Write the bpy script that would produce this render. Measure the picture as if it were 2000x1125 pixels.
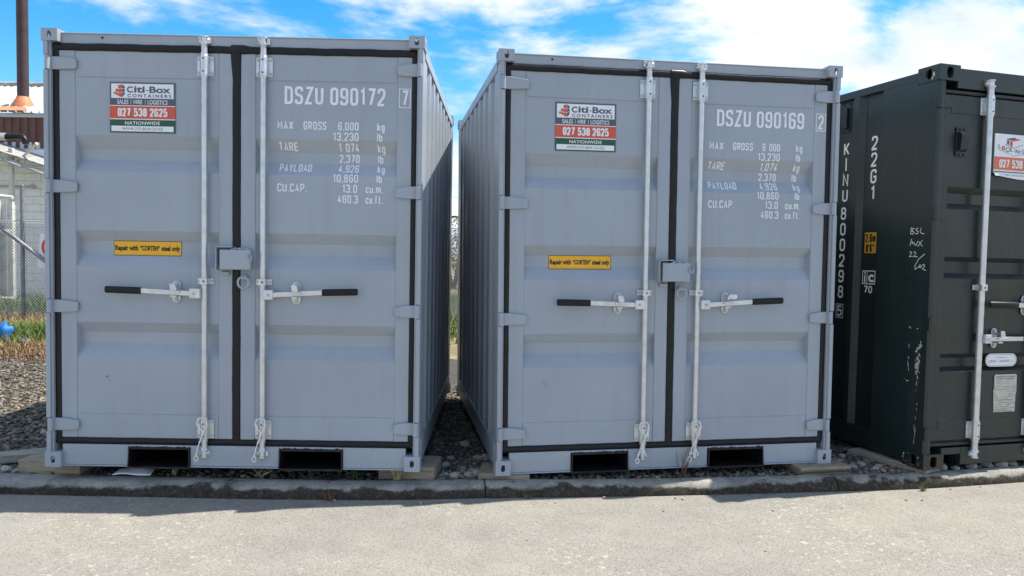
import bpy, bmesh, math, random
import numpy as np
from mathutils import Matrix, Vector, Euler, noise as mnoise

rnd = random.Random(7)
rng = np.random.default_rng(11)
for o in list(bpy.data.objects):
    bpy.data.objects.remove(o)
scene = bpy.context.scene
col = scene.collection

# ------------------------------------------------------------------ camera
CAM_H = 1.455
cam_d = bpy.data.cameras.new('camera')
cam_d.sensor_width = 36.0
cam_d.lens = 36.0 * 1496.57 / 2000.0
cam_d.clip_start = 0.05
cam_d.clip_end = 3000
cam = bpy.data.objects.new('camera', cam_d)
col.objects.link(cam)
_p, _r = math.radians(2.5847), math.radians(-0.9387)
_right, _fwd, _down = Vector((1, 0, 0)), Vector((0, math.cos(_p), -math.sin(_p))), Vector((0, -math.sin(_p), -math.cos(_p)))
_X = math.cos(_r) * _right + math.sin(_r) * _down
_Y = -(-math.sin(_r) * _right + math.cos(_r) * _down)
_Z = -_fwd
cam.matrix_world = Matrix(((_X.x, _Y.x, _Z.x, 0), (_X.y, _Y.y, _Z.y, 0), (_X.z, _Y.z, _Z.z, CAM_H), (0, 0, 0, 1)))
scene.camera = cam

# ------------------------------------------------------------------ sun, sky, exposure
TO_SUN = Vector((0.53, 0.152, 1.0)).normalized()
SUN_ELEV = math.asin(TO_SUN.z)
SUN_AZ = math.atan2(TO_SUN.x, TO_SUN.y)            # clockwise from +Y
sun_d = bpy.data.lights.new('sun', 'SUN')
sun_d.energy = 5.0
sun_d.angle = math.radians(0.53)
sun_d.color = (1.0, 0.94, 0.83)
sun = bpy.data.objects.new('sun', sun_d)
col.objects.link(sun)
sun.rotation_euler = (-TO_SUN).to_track_quat('-Z', 'Y').to_euler()
sun.location = (6, 2, 12)

world = bpy.data.worlds.new('World')
scene.world = world
world.use_nodes = True
wn, wl = world.node_tree.nodes, world.node_tree.links
wn.clear()


def wnode(t, **kw):
    n = wn.new(t)
    for k, v in kw.items():
        setattr(n, k, v)
    return n


sky = wnode('ShaderNodeTexSky', sky_type='NISHITA', sun_disc=False)
sky.sun_elevation = SUN_ELEV
sky.sun_rotation = SUN_AZ
sky.air_density = 1.0
sky.dust_density = 0.35
sky.ozone_density = 3.0
hs = wnode('ShaderNodeHueSaturation')
hs.inputs['Saturation'].default_value = 1.46
hs.inputs['Hue'].default_value = 0.496
wl.new(sky.outputs[0], hs.inputs['Color'])
bg1 = wnode('ShaderNodeBackground')
bg1.inputs['Strength'].default_value = 0.13
wl.new(hs.outputs[0], bg1.inputs['Color'])
tc = wnode('ShaderNodeTexCoord')
mp = wnode('ShaderNodeMapping')
mp.inputs['Location'].default_value = (18.5931, 18.8409, 6.8876)
mp.inputs['Scale'].default_value = (1.0, 1.0, 2.6)
wl.new(tc.outputs['Generated'], mp.inputs['Vector'])
n1 = wnode('ShaderNodeTexNoise')
n1.inputs['Scale'].default_value = 2.6
n1.inputs['Detail'].default_value = 9
n1.inputs['Roughness'].default_value = 0.56
n1.inputs['Distortion'].default_value = 0.25
wl.new(mp.outputs[0], n1.inputs['Vector'])
n2 = wnode('ShaderNodeTexNoise')
n2.inputs['Scale'].default_value = 7.0
n2.inputs['Detail'].default_value = 7
n2.inputs['Roughness'].default_value = 0.55
wl.new(mp.outputs[0], n2.inputs['Vector'])
ramp = wnode('ShaderNodeValToRGB')
ramp.color_ramp.interpolation = 'EASE'
ramp.color_ramp.elements[0].position = 0.455
ramp.color_ramp.elements[1].position = 0.57
# cloud cover thickens towards the horizon, all the way round
sepw = wnode('ShaderNodeSeparateXYZ')
wl.new(tc.outputs['Generated'], sepw.inputs[0])
hz = wnode('ShaderNodeMapRange')
hz.inputs['From Min'].default_value = 0.02
hz.inputs['From Max'].default_value = 0.32
hz.inputs['To Min'].default_value = 0.085
hz.inputs['To Max'].default_value = 0.0
wl.new(sepw.outputs['Z'], hz.inputs['Value'])
cadd = wnode('ShaderNodeMath', operation='ADD')
wl.new(n1.outputs['Fac'], cadd.inputs[0])
wl.new(hz.outputs[0], cadd.inputs[1])
wl.new(cadd.outputs[0], ramp.inputs['Fac'])
crmp = wnode('ShaderNodeValToRGB')
crmp.color_ramp.elements[0].position = 0.3
crmp.color_ramp.elements[0].color = (0.66, 0.76, 0.92, 1)
crmp.color_ramp.elements[1].position = 0.62
crmp.color_ramp.elements[1].color = (1.0, 1.0, 1.0, 1)
wl.new(n2.outputs['Fac'], crmp.inputs['Fac'])
bg2 = wnode('ShaderNodeBackground')
bg2.inputs['Strength'].default_value = 0.70
wl.new(crmp.outputs[0], bg2.inputs['Color'])
mx = wnode('ShaderNodeMixShader')
wl.new(ramp.outputs[0], mx.inputs[0])
wl.new(bg1.outputs[0], mx.inputs[1])
wl.new(bg2.outputs[0], mx.inputs[2])
wo = wnode('ShaderNodeOutputWorld')
wl.new(mx.outputs[0], wo.inputs['Surface'])

scene.view_settings.view_transform = 'Standard'
scene.view_settings.look = 'None'
scene.view_settings.gamma = 1.0
scene.view_settings.exposure = 0.78
scene.view_settings.use_curve_mapping = False
scene.render.engine = 'CYCLES'
scene.cycles.use_denoising = True
scene.cycles.max_bounces = 8
scene.cycles.diffuse_bounces = 4


# ------------------------------------------------------------------ material helpers
def new_mat(name):
    m = bpy.data.materials.new(name)
    m.use_nodes = True
    nt = m.node_tree
    nt.nodes.clear()
    out = nt.nodes.new('ShaderNodeOutputMaterial')
    b = nt.nodes.new('ShaderNodeBsdfPrincipled')
    nt.links.new(b.outputs[0], out.inputs['Surface'])
    return m, nt, b


def N(nt, t, **kw):
    n = nt.nodes.new(t)
    for k, v in kw.items():
        if k.startswith('i_'):
            key = k[2:]
            n.inputs[int(key) if key.isdigit() else key.replace('_', ' ')].default_value = v
        else:
            setattr(n, k, v)
    return n


def ramp_node(nt, src, stops, interp='LINEAR'):
    r = nt.nodes.new('ShaderNodeValToRGB')
    r.color_ramp.interpolation = interp
    e = r.color_ramp.elements
    while len(e) < len(stops):
        e.new(0.5)
    for k, (p, c) in enumerate(stops):
        e[k].position = p
        e[k].color = (c, c, c, 1) if isinstance(c, (int, float)) else (*c, 1)
    nt.links.new(src, r.inputs['Fac'])
    return r


def mixc(nt, fac, a, b, mode='MIX'):
    n = nt.nodes.new('ShaderNodeMix')
    n.data_type = 'RGBA'
    n.blend_type = mode
    for s, v in ((0, fac), (6, a), (7, b)):
        if hasattr(v, 'links'):
            nt.links.new(v, n.inputs[s])
        elif s == 0:
            n.inputs[0].default_value = v
        else:
            n.inputs[s].default_value = (*v, 1)
    return n.outputs[2]


def pos_noise(nt, scale, detail=5, rough=0.55, stretch=None, coord='world'):
    n = N(nt, 'ShaderNodeTexNoise')
    n.inputs['Scale'].default_value = scale
    n.inputs['Detail'].default_value = detail
    n.inputs['Roughness'].default_value = rough
    if coord == 'world':
        src = N(nt, 'ShaderNodeNewGeometry').outputs['Position']
    else:
        src = N(nt, 'ShaderNodeTexCoord').outputs['Object']
    if stretch:
        m = N(nt, 'ShaderNodeMapping')
        m.inputs['Scale'].default_value = stretch
        nt.links.new(src, m.inputs['Vector'])
        src = m.outputs[0]
    nt.links.new(src, n.inputs['Vector'])
    return n.outputs['Fac']


def add_bump(nt, b, h, strength=0.2, dist=0.01):
    bp = N(nt, 'ShaderNodeBump')
    bp.inputs['Strength'].default_value = strength
    bp.inputs['Distance'].default_value = dist
    nt.links.new(h, bp.inputs['Height'])
    nt.links.new(bp.outputs[0], b.inputs['Normal'])


def mat_simple(name, c, rough=0.5, metal=0.0, var=0.12, scale=9.0, bump=0.0, bscale=60, spec=0.5):
    m, nt, b = new_mat(name)
    f = pos_noise(nt, scale, 6)
    lo = tuple(x * (1 - var) for x in c)
    hi = tuple(min(1, x * (1 + var)) for x in c)
    r = ramp_node(nt, f, [(0.3, lo), (0.7, hi)])
    nt.links.new(r.outputs[0], b.inputs['Base Color'])
    b.inputs['Roughness'].default_value = rough
    b.inputs['Metallic'].default_value = metal
    b.inputs['Specular IOR Level'].default_value = spec
    if bump:
        add_bump(nt, b, pos_noise(nt, bscale, 6), bump)
    return m


def mat_paint(name, c, rough=0.42, dirt=(0.16, 0.15, 0.13), dirt_amt=0.25, spec=0.5):
    """sprayed steel paint: slow tone drift, vertical run marks, specks of grime, orange peel"""
    m, nt, b = new_mat(name)
    f = pos_noise(nt, 1.6, 6, 0.6)
    r = ramp_node(nt, f, [(0.3, tuple(x * 0.93 for x in c)), (0.7, tuple(x * 1.06 for x in c))])
    streak = pos_noise(nt, 3.0, 6, 0.6, (5.0, 5.0, 0.35))
    s = ramp_node(nt, streak, [(0.52, 0.0), (0.75, 0.75)])
    c1 = mixc(nt, s.outputs[0], r.outputs[0], tuple(0.82 * x + 0.18 * d for x, d in zip(c, dirt)))
    speck = pos_noise(nt, 34.0, 4, 0.7)
    sp = ramp_node(nt, speck, [(0.69, 0.0), (0.75, dirt_amt)])
    c2 = mixc(nt, sp.outputs[0], c1, dirt)
    nt.links.new(c2, b.inputs['Base Color'])
    rr = ramp_node(nt, pos_noise(nt, 5.0, 5), [(0.3, rough - 0.07), (0.7, rough + 0.1)])
    nt.links.new(rr.outputs[0], b.inputs['Roughness'])
    b.inputs['Specular IOR Level'].default_value = spec
    bp = N(nt, 'ShaderNodeBump')
    bp.inputs['Strength'].default_value = 0.28
    bp.inputs['Distance'].default_value = 0.03
    nt.links.new(pos_noise(nt, 2.6, 3, 0.45), bp.inputs['Height'])
    b2 = N(nt, 'ShaderNodeBump')
    b2.inputs['Strength'].default_value = 0.06
    b2.inputs['Distance'].default_value = 0.02
    nt.links.new(pos_noise(nt, 24.0, 5, 0.5), b2.inputs['Height'])
    nt.links.new(bp.outputs[0], b2.inputs['Normal'])
    nt.links.new(b2.outputs[0], b.inputs['Normal'])
    return m


M = {}
M['grey'] = mat_paint('grey_container_paint', (0.322, 0.360, 0.408), 0.38)
M['green'] = mat_paint('dark_green_container_paint', (0.0125, 0.0245, 0.0225), 0.34, (0.09, 0.085, 0.075), 0.3)
M['galv'] = mat_simple('galvanised_steel', (0.60, 0.62, 0.64), 0.34, 0.7, 0.12, 18, 0.06, 120)
M['rubber'] = mat_simple('black_rubber_gasket', (0.009, 0.009, 0.011), 0.42, 0, 0.25, 20, 0.1, 50, 0.3)
M['rubber2'] = mat_simple('worn_brown_black_gasket', (0.030, 0.026, 0.028), 0.45, 0, 0.25, 20, 0.1, 50)
M['grip'] = mat_simple('black_plastic_grip', (0.008, 0.008, 0.010), 0.45, 0, 0.2, 30, 0, 60, 0.3)
M['black_paint'] = mat_simple('black_bitumen_paint', (0.012, 0.012, 0.015), 0.36, 0, 0.5, 25, 0.5, 30, 0.35)
M['letter'] = mat_simple('white_stencil_lettering', (0.76, 0.78, 0.80), 0.5, 0, 0.05)
M['letter2'] = mat_simple('white_vinyl_lettering', (0.86, 0.87, 0.84), 0.5, 0, 0.05)
M['s_white'] = mat_simple('sign_white', (0.76, 0.78, 0.79), 0.35, 0, 0.03)
M['s_slate'] = mat_simple('sign_slate', (0.075, 0.088, 0.125), 0.35, 0, 0.04)
M['s_red'] = mat_simple('sign_orange_red', (0.60, 0.085, 0.045), 0.35, 0, 0.04)
M['s_green'] = mat_simple('sign_dark_green', (0.008, 0.075, 0.042), 0.35, 0, 0.04)
M['s_ink'] = mat_simple('sign_dark_ink', (0.045, 0.05, 0.06), 0.4, 0, 0.04)
M['s_blue'] = mat_simple('decal_blue_ink', (0.16, 0.26, 0.38), 0.4, 0, 0.04)
M['s_orange'] = mat_simple('sign_orange', (0.66, 0.15, 0.075), 0.35, 0, 0.04)
M['yellow'] = mat_simple('decal_yellow', (0.83, 0.42, 0.008), 0.35, 0, 0.04)
M['ochre'] = mat_simple('faded_yellow_plate', (0.55, 0.29, 0.018), 0.4, 0, 0.08)
M['black_ink'] = mat_simple('black_ink', (0.012, 0.012, 0.014), 0.4)
M['plate'] = mat_simple('weathered_data_plate', (0.50, 0.50, 0.43), 0.4, 0.1, 0.14, 25)
M['rust'] = mat_simple('rust_bare_steel', (0.17, 0.055, 0.022), 0.8, 0, 0.45, 60, 0.2, 90)
M['scrape'] = mat_simple('scraped_pale_primer', (0.46, 0.47, 0.44), 0.6, 0, 0.3, 70)
M['pvc_black'] = mat_simple('black_vent_plastic', (0.012, 0.017, 0.020), 0.4, 0, 0.2)
M['cord'] = mat_simple('white_twisted_cable', (0.74, 0.75, 0.74), 0.5, 0, 0.08, 60)
M['paper'] = mat_simple('white_plastic_sheet', (0.90, 0.90, 0.93), 0.5, 0, 0.03)
M['flue'] = mat_simple('brown_rusty_flue', (0.050, 0.030, 0.032), 0.6, 0.1, 0.35, 4, 0.1)
M['orange'] = mat_simple('orange_roof_flashing', (0.58, 0.21, 0.09), 0.55, 0, 0.2, 6)
M['zinc'] = mat_simple('weathered_zinc', (0.42, 0.44, 0.44), 0.55, 0.2, 0.2, 5)
M['brown_clad'] = mat_simple('brown_corrugated_cladding', (0.105, 0.042, 0.030), 0.55, 0, 0.25, 3)
M['roof_iron'] = mat_simple('pale_roof_iron', (0.44, 0.47, 0.48), 0.5, 0.1, 0.1, 3)
M['block'] = mat_simple('white_painted_block', (0.80, 0.83, 0.81), 0.8, 0, 0.05, 4, 0.3, 40)
M['mortar'] = mat_simple('white_painted_mortar', (0.50, 0.54, 0.54), 0.9, 0, 0.08, 8)
M['awning'] = mat_simple('grey_weathered_awning', (0.30, 0.30, 0.29), 0.7, 0, 0.35, 6, 0.2)
M['gate_white'] = mat_simple('white_gate_paint', (0.55, 0.55, 0.50), 0.6, 0, 0.3, 5)
M['pipe'] = mat_simple('fence_pipe', (0.22, 0.23, 0.25), 0.5, 0.4, 0.25, 10)
M['wire'] = mat_simple('fence_wire', (0.42, 0.44, 0.45), 0.5, 0.3, 0.15, 10)
M['sign_ring'] = mat_simple('sign_red_ring', (0.65, 0.05, 0.06), 0.4, 0, 0.05)
M['blue_tarp'] = mat_simple('blue_plastic', (0.015, 0.18, 0.60), 0.75, 0, 0.15, 12)
M['tyre'] = mat_simple('tyre_rubber', (0.018, 0.018, 0.019), 0.75, 0, 0.2, 20)
M['weed'] = mat_simple('dry_weed', (0.50, 0.40, 0.22), 0.8, 0, 0.3, 40)
M['weed_red'] = mat_simple('red_brown_weed', (0.16, 0.075, 0.045), 0.8, 0, 0.3, 40)
M['weed_green'] = mat_simple('green_weed', (0.10, 0.13, 0.03), 0.8, 0, 0.3, 40)


def mat_timber(name, c):
    m, nt, b = new_mat(name)
    g = pos_noise(nt, 14, 7, 0.6, (0.6, 5, 9), 'object')
    r = ramp_node(nt, g, [(0.3, tuple(x * 0.45 for x in c)), (0.5, c), (0.72, tuple(min(1, x * 1.25) for x in c))])
    st = ramp_node(nt, pos_noise(nt, 5, 5), [(0.5, 0.0), (0.75, 0.6)])
    cc = mixc(nt, st.outputs[0], r.outputs[0], tuple(x * 0.5 for x in c))
    nt.links.new(cc, b.inputs['Base Color'])
    b.inputs['Roughness'].default_value = 0.85
    add_bump(nt, b, g, 0.4, 0.006)
    return m


M['timber'] = mat_timber('sawn_pine_timber', (0.29, 0.245, 0.175))
M['timber_grey'] = mat_timber('weathered_grey_timber', (0.30, 0.285, 0.23))


def mat_road():
    m, nt, b = new_mat('worn_pale_concrete_road')
    big = ramp_node(nt, pos_noise(nt, 0.55, 6, 0.6), [(0.3, (0.232, 0.224, 0.206)), (0.5, (0.270, 0.257, 0.228)), (0.72, (0.305, 0.284, 0.240))])
    mid = ramp_node(nt, pos_noise(nt, 5.0, 6, 0.65), [(0.3, 0.90), (0.7, 1.08)])
    c = mixc(nt, 1.0, big.outputs[0], mid.outputs[0], 'MULTIPLY')
    vo = N(nt, 'ShaderNodeTexVoronoi')
    vo.inputs['Scale'].default_value = 95
    pos = N(nt, 'ShaderNodeNewGeometry').outputs['Position']
    wrp = N(nt, 'ShaderNodeTexNoise')
    wrp.inputs['Scale'].default_value = 40
    nt.links.new(pos, wrp.inputs['Vector'])
    addv = N(nt, 'ShaderNodeVectorMath', operation='MULTIPLY_ADD')
    nt.links.new(wrp.outputs['Color'], addv.inputs[0])
    addv.inputs[1].default_value = (0.02, 0.02, 0.02)
    nt.links.new(pos, addv.inputs[2])
    nt.links.new(addv.outputs[0], vo.inputs['Vector'])
    ch = ramp_node(nt, vo.outputs['Distance'], [(0.15, 1.08), (0.55, 0.96), (0.85, 0.70)])
    c = mixc(nt, 0.8, c, ch.outputs[0], 'MULTIPLY')
    spk = ramp_node(nt, pos_noise(nt, 170, 4, 0.7), [(0.33, 0.58), (0.5, 1.0), (0.68, 1.22)])
    c = mixc(nt, 0.85, c, spk.outputs[0], 'MULTIPLY')
    # pale lichen rosettes
    lic = N(nt, 'ShaderNodeTexNoise')
    lic.inputs['Scale'].default_value = 26
    lic.inputs['Detail'].default_value = 7
    lic.inputs['Roughness'].default_value = 0.62
    nt.links.new(pos, lic.inputs['Vector'])
    lr = ramp_node(nt, lic.outputs['Fac'], [(0.58, 0.0), (0.62, 1.0)])
    area = ramp_node(nt, pos_noise(nt, 0.8, 3), [(0.47, 0.0), (0.60, 0.5)])
    lm = N(nt, 'ShaderNodeMath', operation='MULTIPLY')
    nt.links.new(lr.outputs[0], lm.inputs[0])
    nt.links.new(area.outputs[0], lm.inputs[1])
    c = mixc(nt, lm.outputs[0], c, (0.50, 0.485, 0.415))
    # dark oil / tyre marks
    oil = ramp_node(nt, pos_noise(nt, 3.1, 5, 0.6), [(0.60, 0.0), (0.74, 0.5)])
    c = mixc(nt, oil.outputs[0], c, (0.16, 0.155, 0.15))
    nt.links.new(c, b.inputs['Base Color'])
    b.inputs['Roughness'].default_value = 0.9
    b.inputs['Specular IOR Level'].default_value = 0.25
    hmix = N(nt, 'ShaderNodeMath', operation='ADD')
    nt.links.new(ch.outputs[0], hmix.inputs[0])
    nt.links.new(pos_noise(nt, 110, 5, 0.65), hmix.inputs[1])
    add_bump(nt, b, hmix.outputs[0], 0.55, 0.012)
    return m


def mat_kerb():
    m, nt, b = new_mat('mossy_stained_concrete_kerb')
    g = ramp_node(nt, pos_noise(nt, 7, 7, 0.65), [(0.3, (0.16, 0.154, 0.135)), (0.5, (0.285, 0.275, 0.242)), (0.75, (0.40, 0.384, 0.338))])
    sp = ramp_node(nt, pos_noise(nt, 120, 4, 0.7), [(0.33, 0.55), (0.5, 1.0), (0.7, 1.25)])
    c = mixc(nt, 0.8, g.outputs[0], sp.outputs[0], 'MULTIPLY')
    # black moss and wet soil staining that climbs the lower face with a ragged upper edge
    geo = N(nt, 'ShaderNodeNewGeometry')
    sep = N(nt, 'ShaderNodeSeparateXYZ')
    nt.links.new(geo.outputs['Position'], sep.inputs[0])
    nz = pos_noise(nt, 9, 7, 0.62)
    a = N(nt, 'ShaderNodeMath', operation='MULTIPLY_ADD')
    nt.links.new(nz, a.inputs[0])
    patch = ramp_node(nt, pos_noise(nt, 1.3, 3, 0.5), [(0.32, -0.085), (0.62, -0.125)])
    patch.color_ramp.elements[0].color = (0.060,) * 3 + (1,)
    patch.color_ramp.elements[1].color = (0.118,) * 3 + (1,)
    neg = N(nt, 'ShaderNodeMath', operation='MULTIPLY')
    nt.links.new(patch.outputs[0], neg.inputs[0])
    neg.inputs[1].default_value = -1.0
    nt.links.new(neg.outputs[0], a.inputs[1])
    nt.links.new(sep.outputs['Z'], a.inputs[2])
    k = ramp_node(nt, a.outputs[0], [(0.0, 0.94), (0.005, 0.82), (0.016, 0.0)])
    moss = ramp_node(nt, pos_noise(nt, 45, 6, 0.7), [(0.35, (0.016, 0.013, 0.009)), (0.55, (0.045, 0.036, 0.026)), (0.72, (0.13, 0.118, 0.095))])
    c = mixc(nt, k.outputs[0], c, moss.outputs[0])
    nt.links.new(c, b.inputs['Base Color'])
    b.inputs['Roughness'].default_value = 0.92
    b.inputs['Specular IOR Level'].default_value = 0.2
    add_bump(nt, b, pos_noise(nt, 90, 7, 0.7), 0.7, 0.012)
    return m


def mat_gravel(name, dark, light, tint):
    m, nt, b = new_mat(name)
    geo = N(nt, 'ShaderNodeNewGeometry')
    r = ramp_node(nt, geo.outputs['Random Per Island'], [(0.0, dark), (0.6, tuple(a * 0.6 + c * 0.4 for a, c in zip(dark, light))), (0.95, light), (1.0, tint)])
    f = ramp_node(nt, pos_noise(nt, 60, 5, 0.6), [(0.3, 0.75), (0.7, 1.2)])
    c = mixc(nt, 1.0, r.outputs[0], f.outputs[0], 'MULTIPLY')
    nt.links.new(c, b.inputs['Base Color'])
    b.inputs['Roughness'].default_value = 0.85
    add_bump(nt, b, pos_noise(nt, 80, 5), 0.4, 0.006)
    return m


def mat_ground(name, c0, c1, c2, scale):
    m, nt, b = new_mat(name)
    r = ramp_node(nt, pos_noise(nt, scale, 8, 0.7), [(0.3, c0), (0.52, c1), (0.75, c2)])
    r2 = ramp_node(nt, pos_noise(nt, scale * 9, 5, 0.7), [(0.3, 0.6), (0.7, 1.3)])
    c = mixc(nt, 0.8, r.outputs[0], r2.outputs[0], 'MULTIPLY')
    nt.links.new(c, b.inputs['Base Color'])
    b.inputs['Roughness'].default_value = 0.95
    b.inputs['Specular IOR Level'].default_value = 0.15
    add_bump(nt, b, pos_noise(nt, scale * 7, 7, 0.7), 0.8, 0.03)
    return m


M['road'] = mat_road()
M['kerb'] = mat_kerb()
M['gravel'] = mat_gravel('grey_gravel_stone', (0.048, 0.043, 0.036), (0.27, 0.235, 0.175), (0.36, 0.21, 0.11))
M['stone'] = mat_gravel('loose_rock', (0.16, 0.158, 0.155), (0.32, 0.31, 0.28), (0.36, 0.33, 0.27))
M['gravel_bed'] = mat_ground('gravel_bed', (0.05, 0.048, 0.043), (0.11, 0.104, 0.09), (0.19, 0.178, 0.15), 22)
M['yard'] = mat_ground('dry_yard_ground', (0.14, 0.11, 0.06), (0.23, 0.19, 0.11), (0.30, 0.26, 0.17), 3)
M['dry_grass'] = mat_gravel('dry_straw_grass', (0.25, 0.16, 0.07), (0.46, 0.36, 0.19), (0.36, 0.17, 0.09))
M['litter'] = mat_gravel('red_dry_weed', (0.16, 0.06, 0.03), (0.34, 0.18, 0.09), (0.42, 0.33, 0.15))
M['grass'] = mat_gravel('green_grass_blades', (0.07, 0.12, 0.02), (0.16, 0.23, 0.05), (0.24, 0.24, 0.08))
M['leaf'] = mat_gravel('shrub_leaves', (0.035, 0.06, 0.016), (0.09, 0.13, 0.03), (0.13, 0.15, 0.045))
M['trunk'] = mat_simple('shrub_bark', (0.10, 0.075, 0.055), 0.9, 0, 0.3, 20)


# ------------------------------------------------------------------ mesh helpers
class MB:
    def __init__(s):
        s.v, s.f, s.smooth = [], [], []

    def add(s, vs, fs, smooth=False):
        b = len(s.v)
        s.v += [tuple(p) for p in vs]
        s.f += [tuple(b + i for i in f) for f in fs]
        s.smooth += [smooth] * len(fs)
        return s

    def box(s, x0, x1, y0, y1, z0, z1):
        vs = [(x, y, z) for z in (z0, z1) for y in (y0, y1) for x in (x0, x1)]
        return s.add(vs, [(0, 2, 3, 1), (4, 5, 7, 6), (0, 1, 5, 4), (2, 6, 7, 3), (0, 4, 6, 2), (1, 3, 7, 5)])

    def tube(s, path, r, n=10, cap=True, flat=1.0, flata=1.0):
        P = [Vector(p) for p in path]
        R = r if isinstance(r, (list, tuple)) else [r] * len(P)
        t0 = (P[1] - P[0]).normalized()
        up = Vector((0, 0, 1)) if abs(t0.z) < 0.9 else Vector((0, 1, 0))
        a = t0.cross(up).normalized()
        vs = []
        for i, p in enumerate(P):
            t = (P[min(i + 1, len(P) - 1)] - P[max(i - 1, 0)])
            if t.length < 1e-9:
                t = t0
            t.normalize()
            a = (a - t * a.dot(t))
            a = a.normalized() if a.length > 1e-6 else t.orthogonal().normalized()
            b = t.cross(a)
            for k in range(n):
                th = 2 * math.pi * k / n
                vs.append(p + a * (math.cos(th) * R[i] * flata) + b * (math.sin(th) * R[i] * flat))
        fs = [(i * n + k, i * n + (k + 1) % n, (i + 1) * n + (k + 1) % n, (i + 1) * n + k) for i in range(len(P) - 1) for k in range(n)]
        s.add(vs, fs, True)
        if cap:
            L = (len(P) - 1) * n
            s.add(vs[:n], [tuple(range(n))[::-1]])
            s.add(vs[L:L + n], [tuple(range(n))])
        return s

    def ball(s, c, r, sc=(1, 1, 1), nu=12, nv=8):
        vs = [(c[0], c[1], c[2] + r * sc[2])]
        for j in range(1, nv):
            th = math.pi * j / nv
            for i in range(nu):
                ph = 2 * math.pi * i / nu
                vs.append((c[0] + r * sc[0] * math.sin(th) * math.cos(ph), c[1] + r * sc[1] * math.sin(th) * math.sin(ph), c[2] + r * sc[2] * math.cos(th)))
        vs.append((c[0], c[1], c[2] - r * sc[2]))
        fs = [(0, 1 + i, 1 + (i + 1) % nu) for i in range(nu)]
        for j in range(nv - 2):
            for i in range(nu):
                a, b = 1 + j * nu, 1 + (j + 1) * nu
                fs.append((a + i, b + i, b + (i + 1) % nu, a + (i + 1) % nu))
        L = len(vs) - 1
        fs += [(L, 1 + (nv - 2) * nu + (i + 1) % nu, 1 + (nv - 2) * nu + i) for i in range(nu)]
        return s.add(vs, fs, True)

    def prism(s, poly, fn, d0, d1):
        """poly of 2D points; fn(a, b, d) -> 3D; extruded from d0 to d1"""
        n = len(poly)
        vs = [fn(a, b, d0) for a, b in poly] + [fn(a, b, d1) for a, b in poly]
        fs = [tuple(range(n))[::-1], tuple(range(n, 2 * n))] + [(i, (i + 1) % n, n + (i + 1) % n, n + i) for i in range(n)]
        return s.add(vs, fs)

    def build(s, name, mat, parent=None, bevel=0.0, seg=2, recalc=True):
        me = bpy.data.meshes.new(name)
        me.from_pydata(s.v, [], s.f)
        if recalc:
            bm = bmesh.new()
            bm.from_mesh(me)
            bmesh.ops.recalc_face_normals(bm, faces=bm.faces)
            bm.to_mesh(me)
            bm.free()
        me.polygons.foreach_set('use_smooth', s.smooth)
        me.materials.append(M[mat] if isinstance(mat, str) else mat)
        me.update()
        o = bpy.data.objects.new(name, me)
        col.objects.link(o)
        o.parent = parent
        if bevel:
            b = o.modifiers.new('bevel', 'BEVEL')
            b.width = bevel
            b.segments = seg
            b.limit_method = 'ANGLE'
            b.angle_limit = math.radians(40)
        return o


def tag(o, label=None, cat=None, group=None, kind=None):
    for k, v in (('label', label), ('category', cat), ('group', group), ('kind', kind)):
        if v:
            o[k] = v
    return o


def empty(name, loc=(0, 0, 0), rz=0.0):
    o = bpy.data.objects.new(name, None)
    o.empty_display_size = 0.2
    col.objects.link(o)
    o.location = loc
    o.rotation_euler = (0, 0, rz)
    return o


def copy_tree(o, parent=None):
    kids = [c for c in o.children]
    c = o.copy()
    col.objects.link(c)
    c.parent = parent
    for ch in kids:
        copy_tree(ch, c)
    return c


def np_mesh(name, V, F, mat, parent=None, smooth=False):
    """V (n,3) float, F (m,k) int"""
    me = bpy.data.meshes.new(name)
    k = F.shape[1]
    me.vertices.add(len(V))
    me.vertices.foreach_set('co', V.astype(np.float32).ravel())
    me.loops.add(F.size)
    me.loops.foreach_set('vertex_index', F.astype(np.int32).ravel())
    me.polygons.add(len(F))
    me.polygons.foreach_set('loop_start', np.arange(0, F.size, k, dtype=np.int32))
    me.polygons.foreach_set('use_smooth', np.full(len(F), smooth))
    me.materials.append(M[mat])
    me.update(calc_edges=True)
    me.validate()
    o = bpy.data.objects.new(name, me)
    col.objects.link(o)
    o.parent = parent
    return o


# ------------------------------------------------------------------ text
_txt_cache = {}


def text_mesh(s, bold=0.0, space=1.0):
    """flat text as (verts xy array, faces), normalised to its bounding box 0..1"""
    key = (s, bold, space)
    if key not in _txt_cache:
        cu = bpy.data.curves.new('t', 'FONT')
        cu.body = s
        cu.offset = bold
        cu.space_character = space
        cu.resolution_u = 4
        ob = bpy.data.objects.new('t', cu)
        col.objects.link(ob)
        dg = bpy.context.evaluated_depsgraph_get()
        me = bpy.data.meshes.new_from_object(ob.evaluated_get(dg))
        V = np.array([v.co[:2] for v in me.vertices])
        F = [tuple(p.vertices) for p in me.polygons]
        bpy.data.objects.remove(ob)
        bpy.data.curves.remove(cu)
        bpy.data.meshes.remove(me)
        lo, hi = V.min(0), V.max(0)
        _txt_cache[key] = ((V - lo) / (hi - lo), F)
    return _txt_cache[key]


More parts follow.
